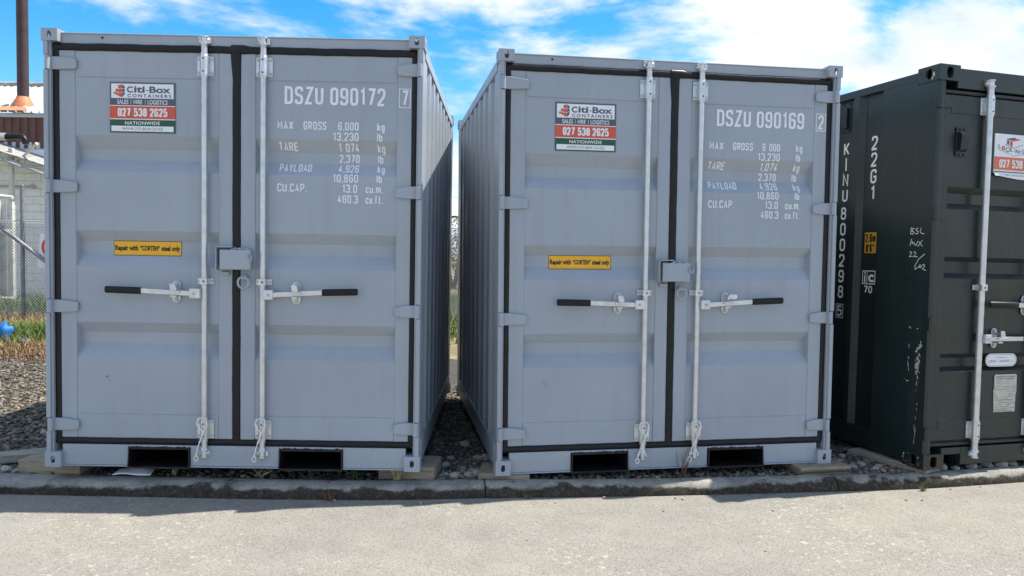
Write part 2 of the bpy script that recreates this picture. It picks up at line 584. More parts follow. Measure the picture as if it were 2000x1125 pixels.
class Flat:
    """flat coloured shapes in a (u, w) plane: text, rectangles, polygons"""

    def __init__(s):
        s.v, s.f = [], []

    def text(s, t, u0, u1, w0, w1, bold=0.0, space=1.0, slant=0.0):
        V, F = text_mesh(t, bold, space)
        b = len(s.v)
        s.v += [(u0 + (u1 - u0) * x + slant * y * (w1 - w0), w0 + (w1 - w0) * y) for x, y in V]
        s.f += [tuple(b + i for i in f) for f in F]
        return s

    def rect(s, u0, u1, w0, w1):
        return s.poly([(u0, w0), (u1, w0), (u1, w1), (u0, w1)])

    def poly(s, pts):
        b = len(s.v)
        s.v += list(pts)
        s.f.append(tuple(range(b, b + len(pts))))
        return s

    def frame(s, u0, u1, w0, w1, t):
        s.rect(u0, u1, w0, w0 + t); s.rect(u0, u1, w1 - t, w1)
        s.rect(u0, u0 + t, w0 + t, w1 - t); s.rect(u1 - t, u1, w0 + t, w1 - t)
        return s

    def stroke(s, pts, t):
        Lp, Rp = ribbon(pts, t, False)
        b = len(s.v)
        s.v += Lp + Rp
        n = len(pts)
        s.f += [(b + i, b + n + i, b + n + i + 1, b + i + 1) for i in range(n - 1)]
        return s

    def build(s, name, mat, parent, fn, cuts=(), out=(0, -1, 0)):
        """fn(u, w) -> 3D; cuts: w heights where the surface breaks, faces are split there"""
        out = Vector(out)
        me = bpy.data.meshes.new(name)
        me.from_pydata([(p[0], p[1], p[2] if len(p) > 2 else 0.0) for p in s.v], [], s.f)
        bm = bmesh.new()
        bm.from_mesh(me)
        for c in cuts:
            bmesh.ops.bisect_plane(bm, geom=bm.verts[:] + bm.edges[:] + bm.faces[:], plane_co=(0, c, 0), plane_no=(0, 1, 0))
        for v in bm.verts:
            v.co = Vector(fn(v.co.x, v.co.y)) + out * v.co.z
        bm.to_mesh(me)
        bm.free()
        me.materials.append(M[mat])
        me.update()
        o = bpy.data.objects.new(name, me)
        col.objects.link(o)
        o.parent = parent
        return o



# condensed stencil alphabet drawn as rounded strokes: (x, y, round) centre-line points, '*' closes the stroke
_R = 1
GLYPH = {
    '0': [[(0, 0, 1), (1, 0, 1), (1, 1, 1), (0, 1, 1), '*']],
    '1': [[(0.0, 0.80, 0), (0.75, 1, 0), (0.75, 0, 0)]],
    '2': [[(0, 0.74, 0), (0, 1, 1), (1, 1, 1), (1, 0.58, 1), (0, 0.06, 0), (0, 0, 0), (1, 0, 0)]],
    '3': [[(0, 0.78, 0), (0, 1, 1), (1, 1, 1), (1, 0.53, 1), (0.35, 0.53, 0)], [(0.35, 0.53, 0), (1, 0.53, 1), (1, 0, 1), (0, 0, 1), (0, 0.22, 0)]],
    '4': [[(1, 0.26, 0), (0, 0.26, 0), (0.6, 1, 0)], [(0.72, 0.52, 0), (0.72, 0, 0)]],
    '5': [[(1, 1, 0), (0.04, 1, 0), (0.0, 0.52, 0), (0.2, 0.6, 1), (1, 0.6, 1), (1, 0, 1), (0, 0, 1), (0, 0.2, 0)]],
    '6': [[(1, 0.78, 0), (1, 1, 1), (0, 1, 1), (0, 0, 1), (1, 0, 1), (1, 0.57, 1), (0.05, 0.57, 0)]],
    '7': [[(0, 1, 0), (1, 1, 0), (0.35, 0, 0)]],
    '8': [[(0.06, 0.53, 1), (0.94, 0.53, 1), (0.94, 1, 1), (0.06, 1, 1), '*'], [(0, 0, 1), (1, 0, 1), (1, 0.53, 1), (0, 0.53, 1), '*']],
    '9': [[(0, 0.22, 0), (0, 0, 1), (1, 0, 1), (1, 1, 1), (0, 1, 1), (0, 0.43, 1), (0.95, 0.43, 0)]],
    'A': [[(0, 0, 0), (0.5, 1, 0), (1, 0, 0)], [(0.18, 0.28, 0), (0.82, 0.28, 0)]],
    'C': [[(1, 0.74, 0), (1, 1, 1), (0, 1, 1), (0, 0, 1), (1, 0, 1), (1, 0.26, 0)]],
    'D': [[(0, 0, 0), (1, 0, 1), (1, 1, 1), (0, 1, 0), '*']],
    'E': [[(1, 1, 0), (0, 1, 0), (0, 0, 0), (1, 0, 0)], [(0, 0.52, 0), (0.85, 0.52, 0)]],
    'G': [[(1, 0.74, 0), (1, 1, 1), (0, 1, 1), (0, 0, 1), (1, 0, 1), (1, 0.46, 0), (0.5, 0.46, 0)]],
    'I': [[(0.5, 0, 0), (0.5, 1, 0)]],
    'K': [[(0, 0, 0), (0, 1, 0)], [(1, 1, 0), (0.05, 0.38, 0)], [(0.3, 0.56, 0), (1, 0, 0)]],
    'L': [[(0, 1, 0), (0, 0, 0), (1, 0, 0)]],
    'M': [[(0, 0, 0), (0, 1, 0), (0.5, 0.35, 0), (1, 1, 0), (1, 0, 0)]],
    'N': [[(0, 0, 0), (0, 1, 0), (1, 0, 0), (1, 1, 0)]],
    'P': [[(0, 0, 0), (0, 1, 0), (1, 1, 1), (1, 0.44, 1), (0, 0.44, 0)]],
    'R': [[(0, 0, 0), (0, 1, 0), (1, 1, 1), (1, 0.46, 1), (0, 0.46, 0)], [(0.5, 0.46, 0), (1, 0, 0)]],
    'S': [[(1, 0.77, 0), (1, 1, 1), (0, 1, 1), (0, 0.55, 1), (1, 0.47, 1), (1, 0, 1), (0, 0, 1), (0, 0.23, 0)]],
    'T': [[(0, 1, 0), (1, 1, 0)], [(0.5, 0.98, 0), (0.5, 0, 0)]],
    'U': [[(0, 1, 0), (0, 0, 1), (1, 0, 1), (1, 1, 0)]],
    'X': [[(0, 0, 0), (1, 1, 0)], [(0, 1, 0), (1, 0, 0)]],
    'Y': [[(0, 1, 0), (0.5, 0.45, 0), (1, 1, 0)], [(0.5, 0.47, 0), (0.5, 0, 0)]],
    'Z': [[(0, 1, 0), (1, 1, 0), (0, 0, 0), (1, 0, 0)]],
    'b': [[(0, 1, 0), (0, 0, 0)], [(0, 0, 1), (1, 0, 1), (1, 0.66, 1), (0, 0.66, 1), '*']],
    'c': [[(1, 0.48, 0), (1, 0.68, 1), (0, 0.68, 1), (0, 0, 1), (1, 0, 1), (1, 0.2, 0)]],
    'f': [[(0.3, 0, 0), (0.3, 1, 1), (1, 1, 0)], [(0, 0.64, 0), (0.9, 0.64, 0)]],
    'g': [[(0, 0, 1), (1, 0, 1), (1, 0.68, 1), (0, 0.68, 1), '*'], [(1, 0.66, 0), (1, -0.28, 1), (0, -0.28, 0)]],
    'k': [[(0, 0, 0), (0, 1, 0)], [(1, 0.68, 0), (0.05, 0.26, 0)], [(0.3, 0.38, 0), (1, 0, 0)]],
    'l': [[(0.5, 0, 0), (0.5, 1, 0)]],
    'i': [[(0.5, 0, 0), (0.5, 0.66, 0)], [(0.5, 0.86, 0), (0.5, 1.0, 0)]],
    'm': [[(0, 0, 0), (0, 0.68, 0), (0.5, 0.68, 1), (0.5, 0, 0)], [(0.46, 0.68, 0), (1, 0.68, 1), (1, 0, 0)]],
    't': [[(0.35, 0.95, 0), (0.35, 0, 1), (1, 0, 0)], [(0, 0.66, 0), (0.95, 0.66, 0)]],
    'u': [[(0, 0.68, 0), (0, 0, 1), (1, 0, 1), (1, 0.68, 0)]],
    '.': [[(0.5, -0.05, 0), (0.5, 0.06, 0)]],
    ',': [[(0.5, 0.06, 0), (0.3, -0.14, 0)]],
    "'": [[(0.5, 0.75, 0), (0.5, 1, 0)]],
    '"': [[(0.2, 0.75, 0), (0.2, 1, 0)], [(0.8, 0.75, 0), (0.8, 1, 0)]],
}
GLYPH['O'] = GLYPH['0']
GWID = {'1': 0.55, 'I': 0.0, 'l': 0.0, 'i': 0.0, '.': 0.0, ',': 0.0, "'": 0.0, 'M': 1.25, 'm': 1.5, 'f': 0.7, 't': 0.7, ' ': 0.5, 'b': 0.9, 'g': 0.9, 'c': 0.85, 'u': 0.9}


def ribbon(pts, t, closed):
    """one continuous ribbon polygon strip along pts with mitred joints"""
    n = len(pts)
    L_, R_ = [], []
    for i in range(n):
        p = pts[i]
        a = pts[i - 1] if (i or closed) else None
        b = pts[(i + 1) % n] if (i < n - 1 or closed) else None
        d1 = (Vector(p) - Vector(a)).normalized() if a else None
        d2 = (Vector(b) - Vector(p)).normalized() if b else None
        d1 = d1 or d2
        d2 = d2 or d1
        n1, n2 = Vector((-d1.y, d1.x)), Vector((-d2.y, d2.x))
        m = n1 + n2
        m = m.normalized() if m.length > 1e-4 else n1
        k = t / 2 / max(0.5, m.dot(n1))
        L_.append((p[0] + m.x * k, p[1] + m.y * k))
        R_.append((p[0] - m.x * k, p[1] - m.y * k))
    return L_, R_


def round_path(pts, r, closed):
    out = []
    n = len(pts)
    for i, (x, y, q) in enumerate(pts):
        if not q or (not closed and i in (0, n - 1)):
            out.append((x, y))
            continue
        a, b = Vector(pts[i - 1][:2]), Vector(pts[(i + 1) % n][:2])
        p = Vector((x, y))
        da, db = a - p, b - p
        rr = min(r, da.length * 0.499, db.length * 0.499)
        p0, p1 = p + da.normalized() * rr, p + db.normalized() * rr
        for k in range(6):
            s_ = k / 5
            out.append(tuple((p0 * (1 - s_) + p * s_).lerp(p * (1 - s_) + p1 * s_, s_)))
    res = [out[0]]
    for p in out[1:]:
        if math.hypot(p[0] - res[-1][0], p[1] - res[-1][1]) > 1e-6:
            res.append(p)
    if closed and math.hypot(res[0][0] - res[-1][0], res[0][1] - res[-1][1]) < 1e-6:
        res.pop()
    return res


def stencil(F, txt, u0, u1, w0, w1, wt=0.15, gap=0.30):
    """condensed lettering filling u0..u1 and cap height w0..w1"""
    h = w1 - w0
    t = h * wt
    adv = [GWID.get(c, 1.0) for c in txt]
    tot = sum(adv)
    free = (u1 - u0) - t * len(txt)
    gw = free / (tot + gap * (len(txt) - 1)) if len(txt) else 0
    x = u0 + t / 2
    for c, a in zip(txt, adv):
        if c != ' ':
            ww = gw * a
            for k, st in enumerate(GLYPH[c]):
                closed = st[-1] == '*'
                P = [(x + p[0] * ww, w0 + t / 2 + p[1] * (h - t), p[2]) for p in (st[:-1] if closed else st)]
                path = round_path(P, gw * 0.5, closed)
                Lp, Rp = ribbon(path, t, closed)
                b = len(F.v)
                F.v += [(q[0], q[1], k * 0.00015) for q in Lp + Rp]
                n = len(path)
                for i in range(n if closed else n - 1):
                    j = (i + 1) % n
                    F.f.append((b + i, b + n + i, b + n + j, b + j))
        x += gw * a + t + gw * gap
    return F


# ------------------------------------------------------------------ containers: shared pieces
def holed_casting(mb, x0, x1, y0, y1, z0, z1, t, holes):
    """hollow corner fitting; holes: {'front'|'left'|'right'|'top'|'bottom': (half width, half height)}"""
    faces = {
        'front': ((x0, y0, z0), (x1 - x0, 0, 0), (0, 0, z1 - z0), (0, 1, 0)),
        'back': ((x0, y1, z0), (x1 - x0, 0, 0), (0, 0, z1 - z0), (0, -1, 0)),
        'left': ((x0, y0, z0), (0, y1 - y0, 0), (0, 0, z1 - z0), (1, 0, 0)),
        'right': ((x1, y0, z0), (0, y1 - y0, 0), (0, 0, z1 - z0), (-1, 0, 0)),
        'top': ((x0, y0, z1), (x1 - x0, 0, 0), (0, y1 - y0, 0), (0, 0, -1)),
        'bottom': ((x0, y0, z0), (x1 - x0, 0, 0), (0, y1 - y0, 0), (0, 0, 1)),
    }
    for nm, (o, a, b, n) in faces.items():
        o, a, b, n = Vector(o), Vector(a), Vector(b), Vector(n)
        la, lb = a.length, b.length
        ah, bh = a / la, b / lb
        if nm not in holes:
            mb.add([o, o + a, o + a + b, o + b], [(0, 1, 2, 3)])
            o2 = o + n * t + ah * t + bh * t
            a2, b2 = ah * (la - 2 * t), bh * (lb - 2 * t)
            mb.add([o2, o2 + a2, o2 + a2 + b2, o2 + b2], [(3, 2, 1, 0)])
            continue
        hw, hh = holes[nm]
        c = o + a / 2 + b / 2
        K = 32
        rings = [[], [], [], []]
        for k in range(K):
            th = 2 * math.pi * (k + 0.5) / K
            cs, sn = math.cos(th), math.sin(th)

            def rect(A, B):
                m = max(abs(cs) / A, abs(sn) / B)
                return ah * (cs / m) + bh * (sn / m)
            p = 3.2
            rr = (abs(cs / hw) ** p + abs(sn / hh) ** p) ** (-1 / p)
            h = ah * (cs * rr) + bh * (sn * rr)
            rings[0].append(c + rect(la / 2, lb / 2))
            rings[1].append(c + h)
            rings[2].append(c + h + n * t)
            rings[3].append(c + rect(la / 2 - t, lb / 2 - t) + n * t)
        for i in range(3):
            vs = rings[i] + rings[i + 1]
            mb.add(vs, [(k, (k + 1) % K, K + (k + 1) % K, K + k) for k in range(K)], i == 1)
        # corners cut off by the polygonal ring
        for sa in (0, 1):
            for sb in (0, 1):
                corner = o + a * sa + b * sb
                ds = sorted(rings[0], key=lambda q: (q - corner).length)[:2]
                mb.add([corner, ds[0], ds[1]], [(0, 1, 2)])
    return mb


def corr_wall(name, mat, parent, length0, length1, z0, z1, face, pitch, flat_out, flat_in, depth, out, first=0.0):
    """vertical trapezoid corrugation: face(s, d, z) maps run, depth inward and height to 3D"""
    pts = []
    s = length0
    sl = (pitch - flat_out - flat_in) / 2
    pts.append((s, 0.0))
    s += first
    pts.append((s, 0.0))
    while s < length1:
        for dx, d in ((sl, depth), (flat_in, depth), (sl, 0.0), (flat_out, 0.0)):
            s += dx
            if s >= length1:
                pts.append((length1, d if pts[-1][1] == d else pts[-1][1]))
                break
            pts.append((s, d))
    mb = MB()
    for (a, d0), (b, d1) in zip(pts[:-1], pts[1:]):
        if b - a < 1e-6:
            continue
        mb.add([face(a, d0, z0), face(b, d1, z0), face(b, d1, z1), face(a, d0, z1)], [(0, 1, 2, 3)])
    return mb.build(name, mat, parent, recalc=False)


def stadium(cx, cz, hw, hh, n=8):
    pts = []
    if hh >= hw:
        for k in range(n + 1):
            a = math.pi * k / n
            pts.append((cx + hw * math.cos(a), cz + hh - hw + hw * math.sin(a)))
        for k in range(n + 1):
            a = math.pi + math.pi * k / n
            pts.append((cx + hw * math.cos(a), cz - hh + hw + hw * math.sin(a)))
    else:
        for k in range(n + 1):
            a = -math.pi / 2 + math.pi * k / n
            pts.append((cx + hw - hh + hh * math.cos(a), cz + hh * math.sin(a)))
        for k in range(n + 1):
            a = math.pi / 2 + math.pi * k / n
            pts.append((cx - hw + hh + hh * math.cos(a), cz + hh * math.sin(a)))
    return pts


XZ = lambda a, b, d: (a, d, b)


def lock_rod(root, u, v, r, z_top, z_bot, z_brt, z_brb, guides, vface, zh, zs, cable=0, mat='galv', cam_side=1):
    """galvanised lock rod with its bearings, guides and cam ends"""
    rod = MB().tube([(u, v, z_bot), (u, v, z_top)], r, 16).build('lock_rod', mat, root)
    for zc in (z_brt, z_brb):
        b = MB()
        b.prism([(u - 0.049, zc - 0.05), (u - 0.044, zc - 0.056), (u + 0.044, zc - 0.056), (u + 0.049, zc - 0.05),
                 (u + 0.049, zc + 0.05), (u + 0.044, zc + 0.056), (u - 0.044, zc + 0.056), (u - 0.049, zc + 0.05)], XZ, vface - 0.007, vface - 0.0005)
        q = r + 0.005
        prof = [(u - q, vface - 0.007), (u - q, v - 0.45 * q), (u - 0.5 * q, v - q), (u + 0.5 * q, v - q), (u + q, v - 0.45 * q), (u + q, vface - 0.007)]
        b.prism(prof, lambda a, bb, d: (a, bb, d), zc - 0.058, zc + 0.058)
        br = b.build('bearing_bracket', mat, rod, 0.002)
        k = MB()
        for du in (-0.037, 0.037):
            for dz in (-0.04, 0.04):
                k.tube([(u + du, vface - 0.006, zc + dz), (u + du, vface - 0.012, zc + dz)], 0.0085, 8)
        tag(k.build('bolts', 'zinc', rod), kind='stuff')
        d = MB()
        for dz in (-0.037, 0.037):
            d.tube([(u + 0.001, v - q - 0.0012, zc + dz), (u + 0.001, v - q + 0.004, zc + dz)], 0.0055, 8)
        tag(d.build('grease_holes', 'black_ink', rod), kind='stuff')
        for dz in (-0.064, 0.064):
            c = MB()
            c.tube([(u, v, zc + dz - 0.007), (u, v, zc + dz + 0.007)], r + 0.004, 14)
            c.build('collar', mat, rod)
    for g in guides:
        b = MB()
        b.box(u - 0.047, u + 0.047, vface - 0.006, vface - 0.0005, g - 0.017, g + 0.017)
        q = r + 0.004
        prof = [(u - q, vface - 0.006), (u - q, v - q), (u + q, v - q), (u + q, vface - 0.006)]
        b.prism(prof, lambda a, bb, d: (a, bb, d), g - 0.02, g + 0.02)
        b.build('guide_bracket', mat, rod, 0.002)
        k = MB()
        k.tube([(u + 0.003, v - q - 0.001, g), (u + 0.003, v - q + 0.004, g)], 0.006, 8)
        k.build('grease_hole', 'black_ink', rod)
        k = MB()
        for du in (-0.036, 0.036):
            k.tube([(u + du, vface - 0.005, g), (u + du, vface - 0.011, g)], 0.008, 8)
        tag(k.build('bolts', 'zinc', rod), kind='stuff')
    for zz, sg, vk in ((zh, 1, 0), (zs, -1, 0)):
        b = MB()                                              # forged cam: neck, two flanges and a claw
        b.tube([(u, v, zz - sg * 0.036), (u, v, zz - sg * 0.022)], [r + 0.001, r + 0.007], 12)
        b.tube([(u, v, zz - sg * 0.022), (u, v, zz - sg * 0.016)], r + 0.009, 12)
        b.tube([(u, v, zz - sg * 0.016), (u, v, zz + sg * 0.016)], [r * 0.8, r * 0.9], 12)
        b.tube([(u, v, zz + sg * 0.015), (u, v, zz + sg * 0.023)], r + 0.006, 12)
        b.ball((u + cam_side * 0.015, v + 0.006, zz), 0.014, (1.3, 1.2, 1.1), 10, 6)
        b.build('cam_end', mat, rod, 0.0015)
        k = MB()                                              # keeper lugs welded on header / sill
        k.box(u - 0.034, u - 0.018, v + 0.004, vface + 0.01, zz - 0.014, zz + 0.018)
        k.prism([(u - 0.034, zz + 0.008), (u - 0.012, zz + 0.002), (u - 0.008, zz + 0.012), (u - 0.034, zz + 0.02)], XZ, v - 0.006, v + 0.01)
        k.build('keeper_lug', mat, rod, 0.003)
        MB().box(u + 0.018, u + 0.034, v + 0.002, vface + 0.01, zz - 0.018, zz + 0.016).build('keeper_lug', mat, rod, 0.003)
    if cable:
        b = MB()
        s = cable
        zc = z_brb
        w = [(u + s * 0.022, v - 0.03, zc + 0.07), (u + s * 0.030, v - 0.036, zc + 0.035), (u + s * 0.008, v - 0.038, zc - 0.01),
             (u - s * 0.010, v - 0.034, zc - 0.055), (u - s * 0.028, v - 0.028, zc - 0.10), (u - s * 0.040, v - 0.024, zc - 0.155)]
        b.tube(w, 0.0034, 8)
        b.tube([(u - s * 0.028, v - 0.03, zc + 0.07), (u - s * 0.034, v - 0.034, zc + 0.04), (u - s * 0.012, v - 0.037, zc + 0.012), w[2]], 0.0032, 8)
        b.tube([(u + s * 0.022, v - 0.03, zc + 0.07), (u, v - 0.032, zc + 0.078), (u - s * 0.028, v - 0.03, zc + 0.07)], 0.0032, 8)
        loop = [(w[-1][0] + 0.011 * math.cos(t), w[-1][1] - 0.002, w[-1][2] - 0.012 + 0.017 * math.sin(t)) for t in np.linspace(math.pi / 2, math.pi * 2.5, 15)]
        b.tube(loop, 0.0030, 6)
        for i in range(14):                                   # twist of the strands
            t = i / 13
            p = Vector(w[2]).lerp(Vector(w[4]), t) if t < 0.7 else Vector(w[4]).lerp(Vector(w[5]), (t - 0.7) / 0.3)
            b.ball((p.x + (0.003 if i % 2 else -0.003), p.y - 0.002, p.z), 0.0040, (1, 1, 1.3), 6, 4)
        b.build('cable_tie', 'cord', rod)
    return rod


def door_handle(root, u_rod, sgn, v, z, z_end, hub, grip, tip, catch_u, vface, mat='galv', flip=False):
    """hub on the rod, flat bar, black grip and the catch plate on the door"""
    h = MB()
    bar_v = v - 0.026
    h.prism([(u_rod + sgn * hub, z + 0.012), (u_rod + sgn * hub, z - 0.016), (u_rod + sgn * grip, z_end - 0.014), (u_rod + sgn * grip, z_end + 0.014)], XZ, bar_v - 0.006, bar_v + 0.006)
    root_h = h.build('door_handle', mat, root, 0.0015)
    b = MB()
    b.box(min(u_rod + sgn * 0.012, u_rod + sgn * (hub + 0.008)), max(u_rod + sgn * 0.012, u_rod + sgn * (hub + 0.008)), bar_v - 0.014, v + 0.01, z - 0.03, z + 0.028)
    b.build('handle_hub', mat, root_h, 0.004)
    MB().tube([(u_rod + sgn * (hub - 0.018), bar_v - 0.013, z - 0.001), (u_rod + sgn * (hub - 0.018), bar_v - 0.019, z - 0.001)], 0.008, 10).build('rivet', 'zinc', root_h)
    g = MB()
    zz = lambda t: z + (z_end - z) * t
    g.tube([(u_rod + sgn * (grip - 0.004), bar_v, z_end), (u_rod + sgn * (grip + 0.003), bar_v, z_end), (u_rod + sgn * (tip - 0.006), bar_v, z_end + (z_end - z) * 0.4),
            (u_rod + sgn * tip, bar_v, z_end + (z_end - z) * 0.4)], [0.019, 0.0205, 0.0205, 0.017], 14, flata=0.6)
    g.build('grip', 'grip', root_h)
    zc = z + (z_end - z) * 0.5
    c = MB()
    c.prism(stadium(catch_u, zc, 0.025, 0.066), XZ, vface - 0.008, vface - 0.0005)
    c.box(catch_u - 0.018, catch_u + 0.018, bar_v - 0.004, vface - 0.008, zc - 0.030, zc - 0.019)
    pl = c.build('catch_plate', mat, root_h, 0.002)
    k = MB()
    for dz in (-0.048, 0.048):
        k.tube([(catch_u, vface - 0.007, zc + dz), (catch_u, vface - 0.016, zc + dz)], 0.0125, 12)
    tag(k.build('bolts', 'zinc', root_h), kind='stuff')
    k = MB()
    if flip:
        k.prism(stadium(catch_u + 0.03, zc + 0.040, 0.03, 0.015), XZ, bar_v - 0.006, bar_v + 0.004)
    else:
        k.prism([(catch_u - 0.016, zc + 0.05), (catch_u + 0.016, zc + 0.05), (catch_u + 0.026, zc + 0.016), (catch_u + 0.016, zc + 0.006), (catch_u - 0.012, zc + 0.012)], XZ, bar_v - 0.016, bar_v - 0.007)
    k.prism(stadium(catch_u + 0.004, zc + 0.002, 0.038, 0.006), XZ, bar_v - 0.020, bar_v - 0.006)
    k.tube([(catch_u, vface - 0.008, zc + 0.03), (catch_u, bar_v - 0.01, zc + 0.03)], 0.01, 10)
    k.build('catch', mat, root_h, 0.0015)
    return root_h


def hinge(door, u_post, u_tip, z, hgt, v0, v1, sgn, mat, vknuckle):
    """strap hinge: knuckle at the post and a tapering blade on the door"""
    a = hgt / 2
    k = MB()
    d = lambda x: u_post + sgn * x
    L = abs(u_tip - u_post)
    k.prism([(d(0.028), z + a), (d(0.075), z + a * 0.98), (d(L - 0.01), z + a * 0.68), (d(L), z + a * 0.55), (d(L), z - a * 0.72), (d(L - 0.012), z - a * 0.86), (d(0.07), z - a), (d(0.028), z - a)], XZ, v0, v1)
    k.prism([(d(0.0), z + a), (d(0.03), z + a), (d(0.03), z - a), (d(0.0), z - a)], XZ, vknuckle, v1)
    k.tube([(d(0.016), vknuckle + 0.006, z - a - 0.002), (d(0.016), vknuckle + 0.006, z + a + 0.002)], 0.015, 12)
    h = k.build('hinge', mat, door, 0.004)
    return h


def panel_profile(bands, depth):
    pts = []
    for a, b, c, d in bands:
        pts += [(a, 0.0), (b, depth), (c, depth), (d, 0.0)]
    return pts


def make_vfun(bands, depth, vface):
    P = panel_profile(bands, depth)
    ws = [p[0] for p in P][::-1]
    ds = [p[1] for p in P][::-1]

    def f(w):
        return vface + float(np.interp(w, ws, ds, left=0.0, right=0.0))
    return f


def door_panel(name, mat, parent, u0, u1, w0, w1, vface, bands, depth, run=0.006):
    mb = MB()
    P = [(w1, 0.0)] + panel_profile(bands, depth) + [(w0, 0.0)]
    for (wa, da), (wb, db) in zip(P[:-1], P[1:]):
        if abs(wa - wb) < 1e-6:
            continue
        ra, rb = run * (da > 0), run * (db > 0)
        mb.add([(u0 + ra, vface + da, wa), (u0 + rb, vface + db, wb), (u1 - rb, vface + db, wb), (u1 - ra, vface + da, wa)], [(0, 1, 2, 3)])
    for a, b, c, d in bands:
        mb.add([(u0, vface, a), (u0 + run, vface + depth, b), (u0 + run, vface + depth, c), (u0, vface, d)], [(0, 1, 2, 3)])
        mb.add([(u1, vface, a), (u1 - run, vface + depth, b), (u1 - run, vface + depth, c), (u1, vface, d)], [(3, 2, 1, 0)])
    return mb.build(name, mat, parent, 0.006, 3, recalc=False)


def place_container(root, x, y, z, yaw, tilt, lean):
    a, b, k = Vector((math.cos(yaw), math.sin(yaw), 0)), Vector((-math.sin(yaw), math.cos(yaw), 0)), Vector((0, 0, 1))
    a2 = a * math.cos(tilt) + k * math.sin(tilt)
    k2 = k * math.cos(tilt) - a * math.sin(tilt)
    b2 = b * math.cos(lean) + k2 * math.sin(lean)
    k3 = a2.cross(b2)
    root.location = (x, y, z + CAM_H)
    root.rotation_euler = Matrix(((a2.x, b2.x, k3.x), (a2.y, b2.y, k3.y), (a2.z, b2.z, k3.z))).to_euler()


# ------------------------------------------------------------------ the setting: ground, road, kerb
KERB = [(-13.762, 4.964), (-8.847, 4.699), (-5.898, 4.532), (-2.949, 4.416), (-1.474, 4.4), (-0.737, 4.419), (-0.128, 4.488), (0.954, 4.587), (1.75, 4.691), (2.585, 4.802), (3.411, 5.003), (4.915, 5.426), (8.847, 6.783), (13.762, 8.749)]
_kx = [p[0] for p in KERB]
_ky = [p[1] for p in KERB]


def kerb_y(x):
    return float(np.mean([np.interp(x + d, _kx, _ky) for d in (-0.2, -0.1, 0, 0.1, 0.2)]))


KWX, KWY = [-14, -2.0, -0.5, 0.6, 14], [0.170, 0.165, 0.140, 0.108, 0.105]


def kerb_w(x):
    return float(np.interp(x, KWX, KWY))


g = MB()
g.add([(-500, -300, -0.03), (500, -300, -0.03), (500, 900, -0.03), (-500, 900, -0.03)], [(0, 1, 2, 3)])
tag(g.build('ground', 'yard', None, recalc=False), kind='structure')

xs = np.linspace(-14, 14, 57)
vs, fs = [], []
for x in xs:
    vs += [(x, -26, 0.0), (x, kerb_y(x) + 0.08, 0.0)]
fs = [(2 * i, 2 * i + 2, 2 * i + 3, 2 * i + 1) for i in range(len(xs) - 1)]
tag(MB().add(vs, fs).build('road', 'road', None, recalc=False), kind='structure')

vs = []
for x in xs:
    vs += [(x, kerb_y(x) + kerb_w(x) - 0.03, 0.055), (x, 13.2, 0.055), (x, 45, 0.04)]
fs = []
for i in range(len(xs) - 1):
    for j in (0, 1):
        fs.append((3 * i + j, 3 * i + 3 + j, 3 * i + 4 + j, 3 * i + 1 + j))
gravel_ground = MB().add(vs, fs).build('gravel_ground', 'gravel_bed', None, recalc=False)
tag(gravel_ground, kind='structure')
vs = []
for x in xs:
    vs += [(x, 10.4 + 0.5 * math.sin(x * 1.7) + 0.3 * math.sin(x * 4.1), 0.059), (x, 45.2, 0.045)]
dry = MB().add(vs, [(2 * i, 2 * i + 2, 2 * i + 3, 2 * i + 1) for i in range(len(xs) - 1)]).build('yard_ground', 'yard', None, recalc=False)
tag(dry, kind='structure')

